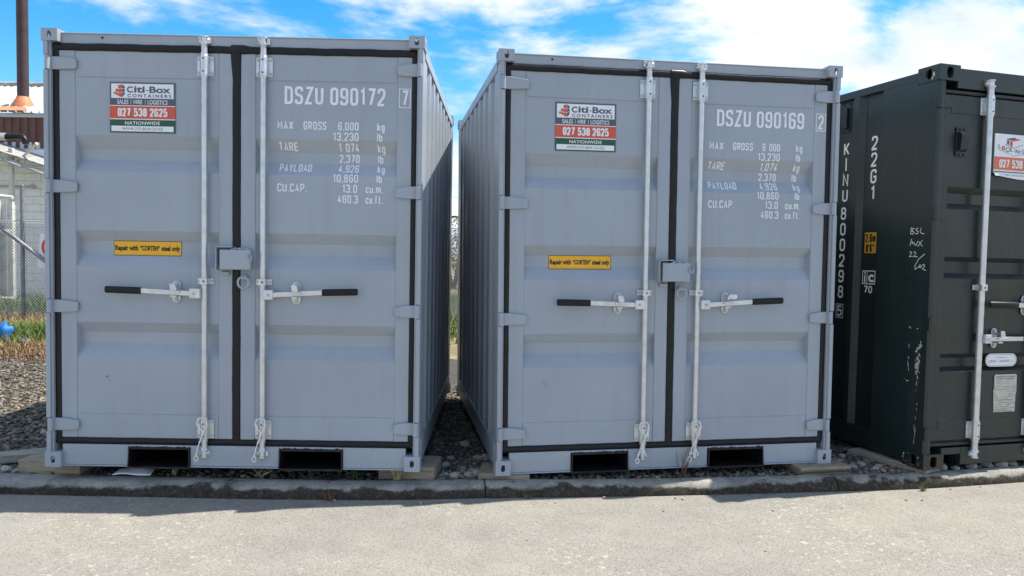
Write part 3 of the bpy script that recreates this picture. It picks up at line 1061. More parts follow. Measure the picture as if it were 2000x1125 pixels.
kerb_root = empty('kerb', (0, 0, 0))
tag(kerb_root, kind='structure')
prof = [(0.0, -0.02), (0.0, 0.0), (0.001, 0.014), (0.003, 0.028), (0.007, 0.042), (0.013, 0.054), (0.022, 0.064), (0.034, 0.071), (0.048, 0.075), (0.066, 0.077), (0.09, 0.078), (0.115, 0.079), (0.14, 0.079), (0.16, 0.078), (0.165, 0.070), (0.165, 0.0)]
joints = [-13.7, -7.4, -4.1, -0.138, 2.065, 5.2, 9.0, 13.7]
for j0, j1 in zip(joints[:-1], joints[1:]):
    step = 0.012 if -5 < j0 < 5 else 0.06
    n = max(4, int((j1 - j0) / step))
    vs = []
    for i in range(n + 1):
        t = i / n
        x = j0 + 0.0015 + (j1 - j0 - 0.003) * t
        y = kerb_y(x)
        dx = 0.05
        ty = (kerb_y(x + dx) - kerb_y(x - dx)) / (2 * dx)
        L = math.hypot(1, ty)
        nx, ny = -ty / L, 1 / L
        edge = min(i, n - i) * (j1 - j0) / n
        chip = 0.004 * math.exp(-edge / 0.012)
        for q, (d, z) in enumerate(prof):
            a = mnoise.noise(Vector((x * 5, d * 6, z * 9)))
            b = mnoise.noise(Vector((x * 28, d * 30 + 5, z * 34)))
            c = mnoise.noise(Vector((x * 90, d * 80 + 9, z * 90)))
            dd = 0.006 * a + 0.003 * b + 0.0018 * c
            rag = chip * (0.6 + 0.8 * mnoise.noise(Vector((j0 * 3 + edge * 8, z * 60, d * 40))))
            ex = rag * (1 if i < n / 2 else -1) * (edge < 0.012)
            k = 1.0 if 2 <= q <= 13 else 0.0
            # the edge is worn away in places
            wear = 0.012 * max(0.0, mnoise.noise(Vector((x * 2.3 + 4, 7.7, 0))) - 0.15) * (1 if 4 <= q <= 8 else 0)
            if q >= 8:
                d = 0.048 + (d - 0.048) * (kerb_w(x) - 0.048) / 0.117
            dn = d + k * (dd + wear + chip * 0.4) * (1 if q < 8 else 0)
            zz = z - k * ((abs(dd) * 0.6 if q >= 8 else 0) + wear + chip * (0.6 if q > 4 else 0))
            vs.append((x + ex + nx * dn, y + ny * dn, zz))
    m = len(prof)
    fs = [(i * m + q, (i + 1) * m + q, (i + 1) * m + q + 1, i * m + q + 1) for i in range(n) for q in range(m - 1)]
    mb = MB().add(vs, fs, True)
    mb.add(vs[:m], [tuple(range(m))])
    mb.add(vs[-m:], [tuple(range(m))[::-1]])
    mb.build('kerb_segment', 'kerb', kerb_root, recalc=False)

# ------------------------------------------------------------------ gravel and stones
ICO_V = []
_t = (1 + 5 ** 0.5) / 2
for a, b in ((-1, _t), (1, _t), (-1, -_t), (1, -_t)):
    ICO_V += [(a, b, 0)]
for a, b in ((-1, _t), (1, _t), (-1, -_t), (1, -_t)):
    ICO_V += [(0, a, b)]
for a, b in ((_t, -1), (_t, 1), (-_t, -1), (-_t, 1)):
    ICO_V += [(a, 0, b)]
ICO_V = np.array(ICO_V) / math.hypot(1, _t)
ICO_F = np.array([(0, 11, 5), (0, 5, 1), (0, 1, 7), (0, 7, 10), (0, 10, 11), (1, 5, 9), (5, 11, 4), (11, 10, 2), (10, 7, 6), (7, 1, 8), (3, 9, 4), (3, 4, 2), (3, 2, 6), (3, 6, 8), (3, 8, 9), (4, 9, 5), (2, 4, 11), (6, 2, 10), (8, 6, 7), (9, 8, 1)])


def scatter_stones(name, P, S, mat, parent):
    """P (n,3) positions, S (n,) radii: one mesh of small angular stones"""
    n = len(P)
    base = ICO_V[None] * (1 + rng.uniform(-0.28, 0.28, (n, 12, 1)))
    sc = np.stack([rng.uniform(0.8, 1.35, n), rng.uniform(0.7, 1.1, n), rng.uniform(0.4, 0.75, n)], 1)
    base = base * sc[:, None, :]
    a = rng.uniform(0, 2 * math.pi, n)
    tilt = rng.normal(0, 0.35, n)
    ca, sa, ct, st = np.cos(a), np.sin(a), np.cos(tilt), np.sin(tilt)
    x, y, z = base[..., 0], base[..., 1], base[..., 2]
    y, z = y * ct[:, None] - z * st[:, None], y * st[:, None] + z * ct[:, None]
    x, y = x * ca[:, None] - y * sa[:, None], x * sa[:, None] + y * ca[:, None]
    V = np.stack([x, y, z], 2) * S[:, None, None] + P[:, None, :]
    F = (ICO_F[None] + (np.arange(n) * 12)[:, None, None]).reshape(-1, 3)
    return np_mesh(name, V.reshape(-1, 3), F, mat, parent)


def kerb_back(x):
    return np.interp(x, _kx, _ky) + kerb_w(x)


pts, rad = [], []


def region(n, sample, smin, smax, power=2.2):
    k = 0
    while k < n:
        x, y = sample()
        if y < np.interp(x, _kx, _ky) + kerb_w(x) + 0.012:
            continue
        r = smin + (smax - smin) * rng.random() ** power
        pts.append((x, y, 0.055 + r * 0.25 + rng.random() * 0.012))
        rad.append(r)
        k += 1


def left_patch():
    y = 4.6 + 5.8 * rng.random() ** 1.5
    x0, x1 = -0.80 * y - 0.5, -2.55
    return x0 + (x1 - x0) * rng.random(), y


def gap_patch():
    y = 4.6 + 3.4 * rng.random() ** 1.3
    return -0.62 + 0.70 * rng.random(), y


def gap2_patch():
    y = 4.9 + 2.9 * rng.random() ** 1.3
    xl = 2.15 - 0.17 * (y - 4.9)
    return xl - 0.15 + 0.85 * rng.random(), y


def front_strip():
    x = -2.8 + 5.0 * rng.random()
    return x, np.interp(x, _kx, _ky) + kerb_w(x) + 0.5 * rng.random()


def front_green():
    x = 2.4 + 3.6 * rng.random()
    return x, np.interp(x, _kx, _ky) + kerb_w(x) + 0.7 * rng.random()


region(42000, left_patch, 0.005, 0.024, 2.8)
region(9000, gap_patch, 0.004, 0.020, 2.8)
region(9000, gap2_patch, 0.004, 0.020, 2.8)
region(6500, front_strip, 0.005, 0.020)
region(4500, front_green, 0.006, 0.026)
gs = scatter_stones('gravel', np.array(pts), np.array(rad), 'gravel', gravel_ground)
tag(gs, kind='stuff')

stone_meshes = []
for i in range(6):
    bm = bmesh.new()
    bmesh.ops.create_icosphere(bm, subdivisions=2, radius=1.0)
    off = Vector((i * 7.1, i * 3.3, 1.7))
    for v in bm.verts:
        d = mnoise.noise(v.co * 0.9 + off) * 0.45 + mnoise.noise(v.co * 2.1 + off) * 0.16
        v.co = v.co * (1 + d)
        v.co.x *= 1.15
        v.co.z *= 0.68
        for ax in range(3):                                   # broken flat facets
            lim = 0.80 + 0.12 * ((i + ax) % 3)
            v.co[ax] = max(-lim, min(lim, v.co[ax]))
    me = bpy.data.meshes.new('stone')
    bm.to_mesh(me)
    bm.free()
    me.materials.append(M['stone'])
    stone_meshes.append(me)


def stone(x, y, r, z=0.06, parent=gravel_ground, name='stone'):
    o = bpy.data.objects.new(name, stone_meshes[rnd.randrange(6)])
    col.objects.link(o)
    o.parent = parent
    o.scale = (r, r * rnd.uniform(0.75, 1.0), r * rnd.uniform(0.8, 1.1))
    o.rotation_euler = (rnd.uniform(-0.3, 0.3), rnd.uniform(-0.3, 0.3), rnd.uniform(0, 6.28))
    o.location = (x, y, z + r * 0.25)
    return o


for x, y, r in ((-0.405, 4.80, 0.028), (-0.345, 4.78, 0.042), (-0.262, 4.80, 0.034), (-0.20, 4.83, 0.046), (-0.245, 4.92, 0.030), (-0.30, 4.95, 0.026), (-0.13, 5.06, 0.030),
                (-0.095, 5.14, 0.042), (-0.16, 5.20, 0.048), (-0.06, 5.22, 0.030), (-0.215, 5.20, 0.035), (-0.33, 5.55, 0.05), (-0.15, 5.62, 0.05), (-0.40, 5.18, 0.03), (-0.42, 5.02, 0.034),
                (2.33, 5.14, 0.030), (2.42, 5.20, 0.038), (2.47, 5.10, 0.030), (2.30, 5.28, 0.03), (2.52, 5.16, 0.026), (2.25, 5.5, 0.035), (2.38, 5.42, 0.03),
                (-3.02, 4.98, 0.04), (-3.12, 5.25, 0.032), (-3.06, 5.62, 0.05), (-3.5, 5.7, 0.04), (-3.62, 6.1, 0.04), (-3.14, 4.73, 0.042), (-3.22, 4.72, 0.05), (-3.05, 4.71, 0.035)):
    if r >= 0.038:
        r *= 0.95
    stone(x * 0.983, y * 0.983, r)
for i in range(16):
    x = 2.86 + i * 0.115 + rnd.uniform(-0.03, 0.03)
    stone(x, kerb_y(x) + kerb_w(x) + rnd.uniform(0.035, 0.075), rnd.uniform(0.032, 0.052), 0.066)
road_o = bpy.data.objects['road']
for x, y, r in ((-0.515, 4.44, 0.013), (-1.03, 4.47, 0.009), (-0.40, 4.40, 0.006), (0.58, 4.60, 0.011), (1.02, 4.62, 0.010), (1.06, 4.60, 0.009), (-0.62, 4.37, 0.005), (1.55, 4.42, 0.008), (2.45, 4.66, 0.008), (2.55, 4.66, 0.007),
                (1.98, 4.49, 0.006), (0.28, 4.5, 0.006), (0.9, 4.38, 0.006), (-1.9, 4.41, 0.006), (0.1, 3.9, 0.006), (1.3, 3.8, 0.006)):
    stone(x * 0.983, y * 0.983, r, 0.002, road_o, 'pebble')

lf = MB().add([(-1, 0, 0), (-0.3, -0.45, 0.12), (0.5, -0.35, 0.05), (1, 0, 0.2), (0.5, 0.35, 0.1), (-0.3, 0.42, 0.02)], [(0, 1, 2, 3, 4, 5)]).build('fallen_leaf', 'weed_red', road_o, recalc=False)
lf.scale = (0.016,) * 3
lf.location = (-0.40, 4.385, 0.004)
for i in range(22):
    o = lf.copy()
    col.objects.link(o)
    o.parent = road_o
    x = rnd.uniform(-2.9, 3.2)
    o.location = (x, kerb_y(x) - abs(rnd.gauss(0.012, 0.03)), 0.005)
    o.scale = (rnd.uniform(0.007, 0.016),) * 3
    o.rotation_euler = (rnd.uniform(-0.5, 0.5), rnd.uniform(-0.4, 0.4), rnd.uniform(0, 6.28))

# ------------------------------------------------------------------ grey containers
W, H, L = 2.2067, 2.5546, 2.6876
VF, VP = 0.042, 0.046                                          # faces of door frame and door panel
BANDS = [(1.955, 1.879, 1.816, 1.742), (1.400, 1.338, 1.269, 1.188), (0.858, 0.795, 0.729, 0.646)]
CUTS = sorted(w for b in BANDS for w in b)
DEPTH = 0.045
surf = make_vfun(BANDS, DEPTH, VP)
MID = 1.1085


def make_grey():
    root = empty('shipping_container')
    # corner castings
    for sx in (0, 1):
        for sy in (0, 1):
            for sz in (0, 1):
                cw, cd, chh = 0.093, 0.118, (0.07 if sz else 0.09)
                x0, x1 = (0, cw) if sx == 0 else (W - cw, W)
                y0, y1 = (0, cd) if sy == 0 else (L - cd, L)
                z0, z1 = (0, chh) if sz == 0 else (H - chh, H)
                holes = {'left' if sx == 0 else 'right': (0.022, 0.020), 'top' if sz else 'bottom': (0.016, 0.03)}
                if sy == 0:
                    holes['front'] = (0.0125, 0.021)
                holed_casting(MB(), 0, 1, 0, 1, 0, 1, 0.1, {})
                mb = holed_casting(MB(), x0, x1, y0, y1, z0, z1, 0.012, holes)
                mb.build('corner_casting', 'grey', root, 0.0035)
    hz = [2.363, 1.652, 0.951, 0.250]
    # corner posts: body plus a proud front flange broken at the hinges
    for sx in (0, 1):
        X = (lambda a: a) if sx == 0 else (lambda a: W - a)
        mb = MB()
        xa, xb = sorted((X(0.009), X(0.044)))
        mb.box(xa, xb, 0.018, 0.105, 0.085, H - 0.065)
        xa, xb = sorted((X(0.009), X(0.030)))
        cuts = [H - 0.066] + [z for c in hz for z in (c + 0.042, c - 0.042)] + [0.086]
        for a, b in zip(cuts[0::2], cuts[1::2]):
            xa, xb = sorted((X(0.0075), X(0.034)))
            mb.box(xa, xb, 0.004, 0.0175, b, a)
        mb.build('corner_post', 'grey', root, 0.004)
        mb = MB()
        xa, xb = sorted((X(0.009), X(0.07)))
        mb.box(xa, xb, L - 0.105, L - 0.006, 0.085, H - 0.065)
        mb.build('corner_post', 'grey', root, 0.004)
    mb = MB().box(0.088, W - 0.088, 0.044, 0.11, 2.477, H - 0.012)
    mb.box(0.088, W - 0.088, 0.038, 0.0435, H - 0.02, H - 0.0125)
    mb.build('door_header', 'grey', root, 0.003)
    MB().tube([(0.33, 0.0445, 2.516), (0.33, 0.041, 2.516)], 0.007, 8).build('header_notch', 'black_ink', root)
    sill = MB()
    ps = [(0.474, 0.842), (1.366, 1.746)]
    for a, b in ((0.088, ps[0][0]), (ps[0][1], ps[1][0]), (ps[1][1], W - 0.088)):
        sill.box(a, b, 0.030, 0.085, 0.009, 0.131)
        sill.box(a, b, 0.020, 0.085, 0.001, 0.0085)
    sill.box(0.088, W - 0.088, 0.0855, 0.12, 0.118, 0.131)
    for a, b in ps:
        sill.box(a + 0.001, b - 0.001, 0.030, 0.085, 0.1185, 0.131)
    sill.build('door_sill', 'grey', root, 0.003)
    for a, b in ps:                                            # forklift pockets, black inside with a torn rim
        k = MB()
        t = 0.007
        k.box(a + t, b - t, 0.016, 1.0, -0.008, 0.004)
        k.box(a + t, b - t, 0.024, 1.0, 0.106, 0.1175)
        k.add([(a, 0.014, -0.01), (a + t, 0.014, -0.01), (a + t + 0.006, 0.02, 0.122), (a + 0.006, 0.02, 0.122), (a, 1.0, -0.01), (a + t, 1.0, -0.01), (a + t, 1.0, 0.117), (a, 1.0, 0.117)],
              [(0, 1, 2, 3), (4, 7, 6, 5), (0, 4, 5, 1), (3, 2, 6, 7), (0, 3, 7, 4), (1, 5, 6, 2)])
        k.add([(b - t, 0.014, -0.01), (b, 0.014, -0.01), (b - 0.003, 0.02, 0.122), (b - t - 0.003, 0.02, 0.122), (b - t, 1.0, -0.01), (b, 1.0, -0.01), (b, 1.0, 0.117), (b - t, 1.0, 0.117)],
              [(0, 1, 2, 3), (4, 7, 6, 5), (0, 4, 5, 1), (3, 2, 6, 7), (0, 3, 7, 4), (1, 5, 6, 2)])
        k.box(a, b, 1.0, 1.01, -0.01, 0.118)
        n = 15
        for i in range(n):                                     # ragged paint and weld along the upper rim
            x = a + 0.02 + (b - a - 0.04) * (i + rnd.random() * 0.7) / n
            k.ball((x, 0.027, 0.1185 + rnd.uniform(-0.003, 0.003)), rnd.uniform(0.004, 0.009), (1.9, 0.7, 0.8), 8, 5)
        k.build('forklift_pocket', 'black_paint', root, 0.002)
    # rails, walls, roof, floor
    for sx in (0, 1):
        X = (lambda a: a) if sx == 0 else (lambda a: W - a)
        xa, xb = sorted((X(0.004), X(0.055)))
        MB().box(xa, xb, 0.112, L - 0.112, 2.448, 2.512).build('top_side_rail', 'grey', root, 0.003)
        xa, xb = sorted((X(0.004), X(0.05)))
        MB().box(xa, xb, 0.112, L - 0.112, 0.032, 0.168).build('bottom_side_rail', 'grey', root, 0.003)
        face = (lambda s, d, z: (0.010 + d, s, z)) if sx == 0 else (lambda s, d, z: (W - 0.010 - d, s, z))
        corr_wall('side_wall', 'grey', root, 0.09, L - 0.09, 0.16, 2.455, face, 0.290, 0.105, 0.105, 0.034, sx, 0.16)
        for vy in (0.435, 2.42):                               # vent covers
            xa, xb = sorted((X(0.022), X(0.0435 + 0.003)))
            for z in ((2.272, 2.381), (0.268, 0.345)):
                MB().box(xa, xb, vy - 0.011, vy + 0.011, z[0], z[1]).build('vent_slot', 'pvc_black' if z[0] < 1 else 'letter', root, 0.002)
    corr_wall('rear_wall', 'grey', root, 0.07, W - 0.07, 0.03, 2.5, lambda s, d, z: (s, L - 0.012 - d, z), 0.25, 0.085, 0.085, 0.034, 0, 0.02)
    MB().box(0.056, W - 0.056, 0.111, L - 0.02, 2.49, 2.508).build('roof_panel', 'grey', root)
    MB().box(0.051, W - 0.051, 0.0855, L - 0.05, 0.119, 0.13).build('floor_panel', 'timber', root)
    # doors
    for s, (ua, ub) in enumerate(((0.078, 1.086), (1.131, 2.131))):
        st0, st1 = (0.17, 1.004) if s == 0 else (1.219, 2.046)
        fr = MB()
        fr.box(ua, st0, VF, 0.092, 0.168, 2.442)
        fr.box(st1, ub, VF, 0.092, 0.168, 2.442)
        fr.box(st0 + 0.0005, st1 - 0.0005, VF + 0.002, 0.092, 2.290, 2.442)
        fr.box(st0 + 0.0005, st1 - 0.0005, VF + 0.002, 0.092, 0.168, 0.311)
        d = fr.build('door', 'grey', root, 0.004)
        door_panel('door_panel', 'grey', d, st0, st1, 0.309, 2.292, VP + 0.001, BANDS, DEPTH)
        for z in hz:
            if s == 0:
                hinge(d, 0.013, 0.186, z, 0.074, 0.024, 0.041, 1, 'grey', 0.004)
            else:
                hinge(d, W - 0.013, W - 0.162, z, 0.074, 0.024, 0.041, -1, 'grey', 0.004)
        for zz in (2.291, 0.310):                              # lumpy sealant where frame and panel meet
            ks = MB()
            ks.tube([(st0 + 0.02 + (st1 - st0 - 0.04) * i / 30, VF + 0.0035, zz + 0.0012 * math.sin(i * 2.3)) for i in range(31)], 0.0022, 6)
            ks.build('weld_seam', 'grey', d)
    # gaskets: rounded black strips set round both leaves
    zt, zb = 2.4605, 0.150
    wob = lambda i: 0.0012 * math.sin(i * 1.9) + 0.0009 * math.sin(i * 0.7)
    for zz, hw in ((zt, 0.0215), (zb, 0.0195)):
        gk = MB()
        gk.tube([(0.05 + (2.148 - 0.05) * i / 40, 0.042, zz + wob(i + zz * 9)) for i in range(41)], hw, 12, flata=0.55)
        gk.build('door_gasket', 'rubber', root)
    for uc, hw in ((0.0615, 0.0185), (MID, 0.0245), (2.148, 0.0185)):
        gk = MB()
        if abs(uc - MID) < 0.01:
            gk.tube([(uc + wob(i) * 0.6, 0.043, zb + (zt - zb) * i / 40) for i in range(38)] + [(uc - 0.004, 0.040, zt - 0.06), (uc - 0.004, 0.039, zt - 0.02), (uc - 0.002, 0.044, zt + 0.008)],
                    [hw] * 38 + [0.029, 0.031, 0.026], 12, flat=0.45)
        else:
            gk.tube([(uc + wob(i) * 0.6, 0.044, zb + (zt - zb) * i / 40) for i in range(41)], hw, 12, flat=0.5)
        gk.build('door_gasket', 'rubber', root)
    gk = MB()
    gk.tube([(MID - 0.03, 0.040, zt + 0.003), (MID + 0.04, 0.040, zt + 0.003), (MID + 0.085, 0.042, zt)], [0.027, 0.0265, 0.021], 12, flata=0.5)
    gk.build('gasket_joint', 'rubber', root)
    # lock rods and handles
    for s, u in enumerate((0.930, 1.271)):
        lock_rod(root, u, 0.016, 0.0172, 2.50, 0.07, 2.363, 0.232, (1.111,), VF, 2.508, 0.092, (1, 1)[s], cam_side=(1, -1)[s])
    # lock box across the centre gasket
    b = MB().box(1.030, 1.207, -0.018, -0.012, 1.183, 1.298)
    b.box(1.030, 1.036, -0.0115, 0.041, 1.183, 1.298)
    b.box(1.201, 1.207, -0.0115, 0.041, 1.183, 1.298)
    b.box(1.0365, 1.2005, -0.0115, 0.041, 1.292, 1.298)
    lb = b.build('lock_box', 'grey', root, 0.006, 3)
    b = MB().box(1.006, 1.012, -0.022, 0.041, 1.178, 1.318)
    b.box(1.0125, 1.100, -0.022, 0.041, 1.311, 1.318)
    b.build('shroud_plate', 'grey', lb, 0.003)
    b = MB()
    for i in range(7):
        b.ball((1.10 + i * 0.014, 0.0 + 0.01 * (i % 3), 1.300 + 0.004 * (i % 2)), 0.010, (1.4, 1, 0.8), 8, 6)
    b.build('weld_bead', 'grey', lb)
    MB().tube([(1.196, -0.02, 1.276), (1.200, -0.03, 1.252), (1.206, -0.034, 1.240), (1.217, -0.034, 1.239), (1.222, -0.034, 1.25), (1.222, -0.034, 1.262)], 0.0048, 8).build('padlock_hook', 'grey', lb)
    MB().box(1.024, 1.072, 0.015, 0.0418, 1.150, 1.168).build('lock_tab', 'grey', lb, 0.003)
    ring = MB()
    pts = [(1.162 + 0.031 * math.cos(t), -0.0, 1.108 + 0.034 * math.sin(t)) for t in np.linspace(math.radians(125), math.radians(415), 22)]
    ring.tube(pts + [pts[0]], 0.0072, 8)
    tr = ring.build('tie_ring', 'grey', root)
    MB().box(1.146, 1.178, 0.005, 0.0418, 1.122, 1.152).build('ring_lug', 'grey', tr, 0.004)
    # small dents and scuffs
    return root


c1 = make_grey()
c2 = copy_tree(c1)
place_container(c1, -2.73766, 4.46516, -1.30206, 0.01319, -0.00158, -0.00014)
place_container(c2, -0.08128, 4.58115, -1.3493, 0.16221, 0.00762, 0.00423)
tag(c1, 'light grey steel container whose serial number ends in 172, next to the chain-link yard', 'container', 'grey shipping containers')
tag(c2, 'light grey steel container whose serial number ends in 169, beside the dark green container', 'container', 'grey shipping containers')

for c, flip in ((c1, False), (c2, True)):
    door_handle(c, 0.930, -1, 0.016, 1.041, 1.051, 0.066, 0.361, 0.565, 0.759, VF)
    door_handle(c, 1.271, 1, 0.016, 1.040, 1.057, 0.062, 0.359, 0.562, 1.464, VF, flip=flip)

on_panel = lambda off: (lambda u, w: (u, surf(w) - off, w))
on_frame = lambda off: (lambda u, w: (u, VF - off, w))


def company_sign(root, u0, u1, w0, w1):
    du, dw = u1 - u0, w1 - w0
    X = lambda a: u0 + du * a
    Y = lambda a: w1 - dw * a
    vb = VP - 0.004
    mb = MB().box(u0, u1, vb, VP + 0.0005, w0, w1)
    s = mb.build('company_sign', 's_slate', root)
    at = lambda off: (lambda u, w: (u, vb - off, w))
    R_ = lambda F, a, b, c, d: F.rect(X(a), X(b), Y(d), Y(c))
    f = Flat(); R_(f, 0.0, 1.0, 0.742, 1.0); f.build('green_band', 's_green', s, at(0.0006))
    f = Flat(); R_(f, 0.0, 1.0, 0.474, 0.722); f.build('orange_band', 's_red', s, at(0.0006))
    f = Flat(); R_(f, 0.022, 0.975, 0.03, 0.318); R_(f, 0.0, 1.0, 0.458, 0.473); R_(f, 0.0, 1.0, 0.723, 0.741); f.build('white_band', 's_white', s, at(0.0007))
    f = Flat(); R_(f, 0.022, 0.975, 0.868, 0.976); f.build('address_panel', 's_white', s, at(0.0012))
    T = lambda F, t, a, b, c, d, bold=0.0, sp=1.0: F.text(t, X(a), X(b), Y(d), Y(c), bold, sp)
    f = Flat()
    T(f, 'C', 0.262, 0.355, 0.082, 0.208, 0.03); T(f, 'iti', 0.372, 0.535, 0.078, 0.205, 0.03); f.rect(X(0.555), X(0.59), Y(0.168), Y(0.150))
    T(f, 'Box', 0.605, 0.93, 0.075, 0.208, 0.03)
    f.build('lettering', 's_slate', s, at(0.0016))
    f = Flat()
    T(f, 'CONTAINERS', 0.27, 0.94, 0.232, 0.30, 0.025, 1.45)
    f.build('lettering', 's_slate', s, at(0.0016))
    f = Flat(); f.rect(X(0.373), X(0.402), Y(0.100), Y(0.076)); f.build('red_dot', 's_red', s, at(0.0022))
    f = Flat()
    for pl in ([(0.128, 0.065), (0.185, 0.045), (0.187, 0.302), (0.128, 0.272)], [(0.088, 0.135), (0.123, 0.125), (0.123, 0.268), (0.088, 0.248)], [(0.056, 0.195), (0.083, 0.19), (0.083, 0.246), (0.056, 0.230)]):
        f.poly([(X(a), Y(b)) for a, b in pl][::-1])
    f.build('logo_boxes', 's_red', s, at(0.0016))
    f = Flat(); f.poly([(X(a), Y(b)) for a, b in ((0.190, 0.045), (0.228, 0.08), (0.228, 0.24), (0.190, 0.302))][::-1]); f.build('logo_slate_side', 's_slate', s, at(0.0016))  # slate side of the logo boxes, printed in that colour
    f = Flat()
    f.stroke([(X(0.088), Y(0.134)), (X(0.187), Y(0.128)), (X(0.228), Y(0.128))], dw * 0.008)
    f.stroke([(X(0.056), Y(0.196)), (X(0.187), Y(0.212)), (X(0.228), Y(0.185))], dw * 0.008)
    f.build('logo_line', 's_white', s, at(0.0022))
    f = Flat()
    T(f, 'SALES', 0.112, 0.285, 0.348, 0.435, 0.012); T(f, 'HIRE', 0.365, 0.495, 0.348, 0.432, 0.012); T(f, 'LOGISTICS', 0.578, 0.885, 0.348, 0.435, 0.012)
    f.rect(X(0.322), X(0.327), Y(0.44), Y(0.345)); f.rect(X(0.538), X(0.543), Y(0.44), Y(0.345))
    f.build('trade_lettering', 's_white', s, at(0.0016))
    f = Flat()
    [stencil(f, t_, X(a_), X(b_), Y(0.680), Y(0.512), 0.20, 0.2) for t_, a_, b_ in (('027', 0.122, 0.318), ('538', 0.366, 0.568), ('2625', 0.61, 0.88))]
    f.build('phone_lettering', 's_white', s, at(0.0016))
    f = Flat()
    T(f, 'NATIONWIDE', 0.232, 0.765, 0.775, 0.842, 0.015, 1.1)
    f.build('coverage_lettering', 's_white', s, at(0.0016))
    f = Flat(); T(f, 'WWW.CITI-BOX.CO.NZ', 0.19, 0.81, 0.895, 0.952, 0.0, 1.1); f.build('address_lettering', 's_ink', s, at(0.0019))


def repair_decal(root, u0, u1, w0, w1):
    cut = CUTS
    d = Flat().rect(u0, u1, w0, w1).build('repair_decal', 'black_ink', root, on_panel(0.0010), cut)
    t = 0.0028
    Flat().rect(u0 + t, u1 - t, w0 + t, w1 - t).build('yellow_field', 'yellow', d, on_panel(0.0017), cut)
    f = Flat()
    h = w1 - w0
    a, b = w0 + 0.34 * h, w0 + 0.70 * h
    X = lambda q: u0 + (u1 - u0) * q
    f.text('Repair with', X(0.02), X(0.358), a - 0.11 * h, b, 0.045)
    f.text('\u201cCORTEN\u201d', X(0.385), X(0.675), a, b, 0.045)
    f.text('steel only', X(0.70), X(0.98), a - 0.11 * h, b, 0.045)
    f.build('lettering', 'black_ink', d, on_panel(0.0024), cut)


def data_lettering(root, serial, check, tare_sep, gross, jig):
    f = Flat()
    stencil(f, 'DSZU', 1.386, 1.613, 2.156, 2.260, 0.15)
    f.build('owner_lettering', 'letter', root, on_panel(0.0012), CUTS)
    f = stencil(Flat(), serial, 1.652, 1.976, 2.154, 2.258, 0.15)
    f.build('serial_lettering', 'letter', root, on_panel(0.0012), CUTS)
    f = Flat()
    f.frame(2.055, 2.123, 2.146, 2.258, 0.0045)
    stencil(f, check, 2.071, 2.109, 2.158, 2.248, 0.14)
    f.build('check_digit', 'letter', root, on_frame(0.0012))
    rows = [('MAX', gross, 'kg', 2.009), ('', '13,230', 'lb', 1.948), ('TARE', '1' + tare_sep + '074', 'kg', 1.887), ('', '2,370', 'lb', 1.825), ('PAYLOAD', '4,926', 'kg', 1.764), ('', '10,860', 'lb', 1.705), ('CU.CAP.', '13.0', 'cu.m.', 1.645), ('', '460.3', 'cu.ft.', 1.583)]
    lw = {'MAX': (1.345, 1.438), 'TARE': (1.347, 1.462), 'PAYLOAD': (1.352, 1.542), 'CU.CAP.': (1.345, 1.518)}
    vw = {6: 0.149, 5: 0.120, 4: 0.088}
    for lab, val, unit, w in rows:
        h = 0.049
        dx = jig(w)

        def put(t_, a_, b_):
            stencil(Flat(), t_, a_, b_, w, w + h, 0.155).build('data_lettering', 'letter', root, on_panel(0.0012), CUTS)
        if lab:
            put(lab, lw[lab][0] + dx, lw[lab][1] + dx)
        if lab == 'MAX':
            put('GROSS', 1.497, 1.632)
        u1 = 1.820 if lab != 'CU.CAP.' else 1.815
        put(val, u1 - vw[len(val)] + dx, u1 + dx)
        ua, ub = {'kg': (1.928, 1.973), 'lb': (1.928, 1.960), 'cu.m.': (1.864, 1.966), 'cu.ft.': (1.864, 1.966)}[unit]
        put(unit, ua + dx, ub + dx)


company_sign(c1, 0.372, 0.751, 1.972, 2.263)
company_sign(c2, 0.353, 0.732, 1.974, 2.264)
repair_decal(c1, 0.368, 0.768, 1.254, 1.340)
repair_decal(c2, 0.331, 0.726, 1.254, 1.338)
data_lettering(c1, '090172', '7', ' ', '6,000', lambda w: 0.0)
data_lettering(c2, '090169', '2', ',', '6 000', lambda w: -0.004)


def scuff(root, pts, mat, name='paint_scuff', fn=None, cuts=()):
    f = Flat()
    for (u, w, a, b) in pts:
        n = 9
        f.poly([(u + a * math.cos(2 * math.pi * k / n) * rnd.uniform(0.5, 1.1), w + b * math.sin(2 * math.pi * k / n) * rnd.uniform(0.5, 1.1)) for k in range(n)])
    return tag(f.build(name, mat, root, fn, cuts), kind='stuff')


scuff(c1, [(0.345, 0.535, 0.006, 0.007), (0.352, 0.520, 0.003, 0.003), (0.357, 0.512, 0.004, 0.0015), (0.72, 0.275, 0.002, 0.002), (0.78, 0.27, 0.0015, 0.002)], 's_ink', fn=on_panel(0.0006))
scuff(c2, [(0.30, 0.56, 0.006, 0.003), (0.312, 0.548, 0.004, 0.005), (0.36, 0.77, 0.002, 0.002), (0.31, 1.17, 0.002, 0.002), (0.305, 1.14, 0.002, 0.002)], 's_ink', fn=on_panel(0.0006))

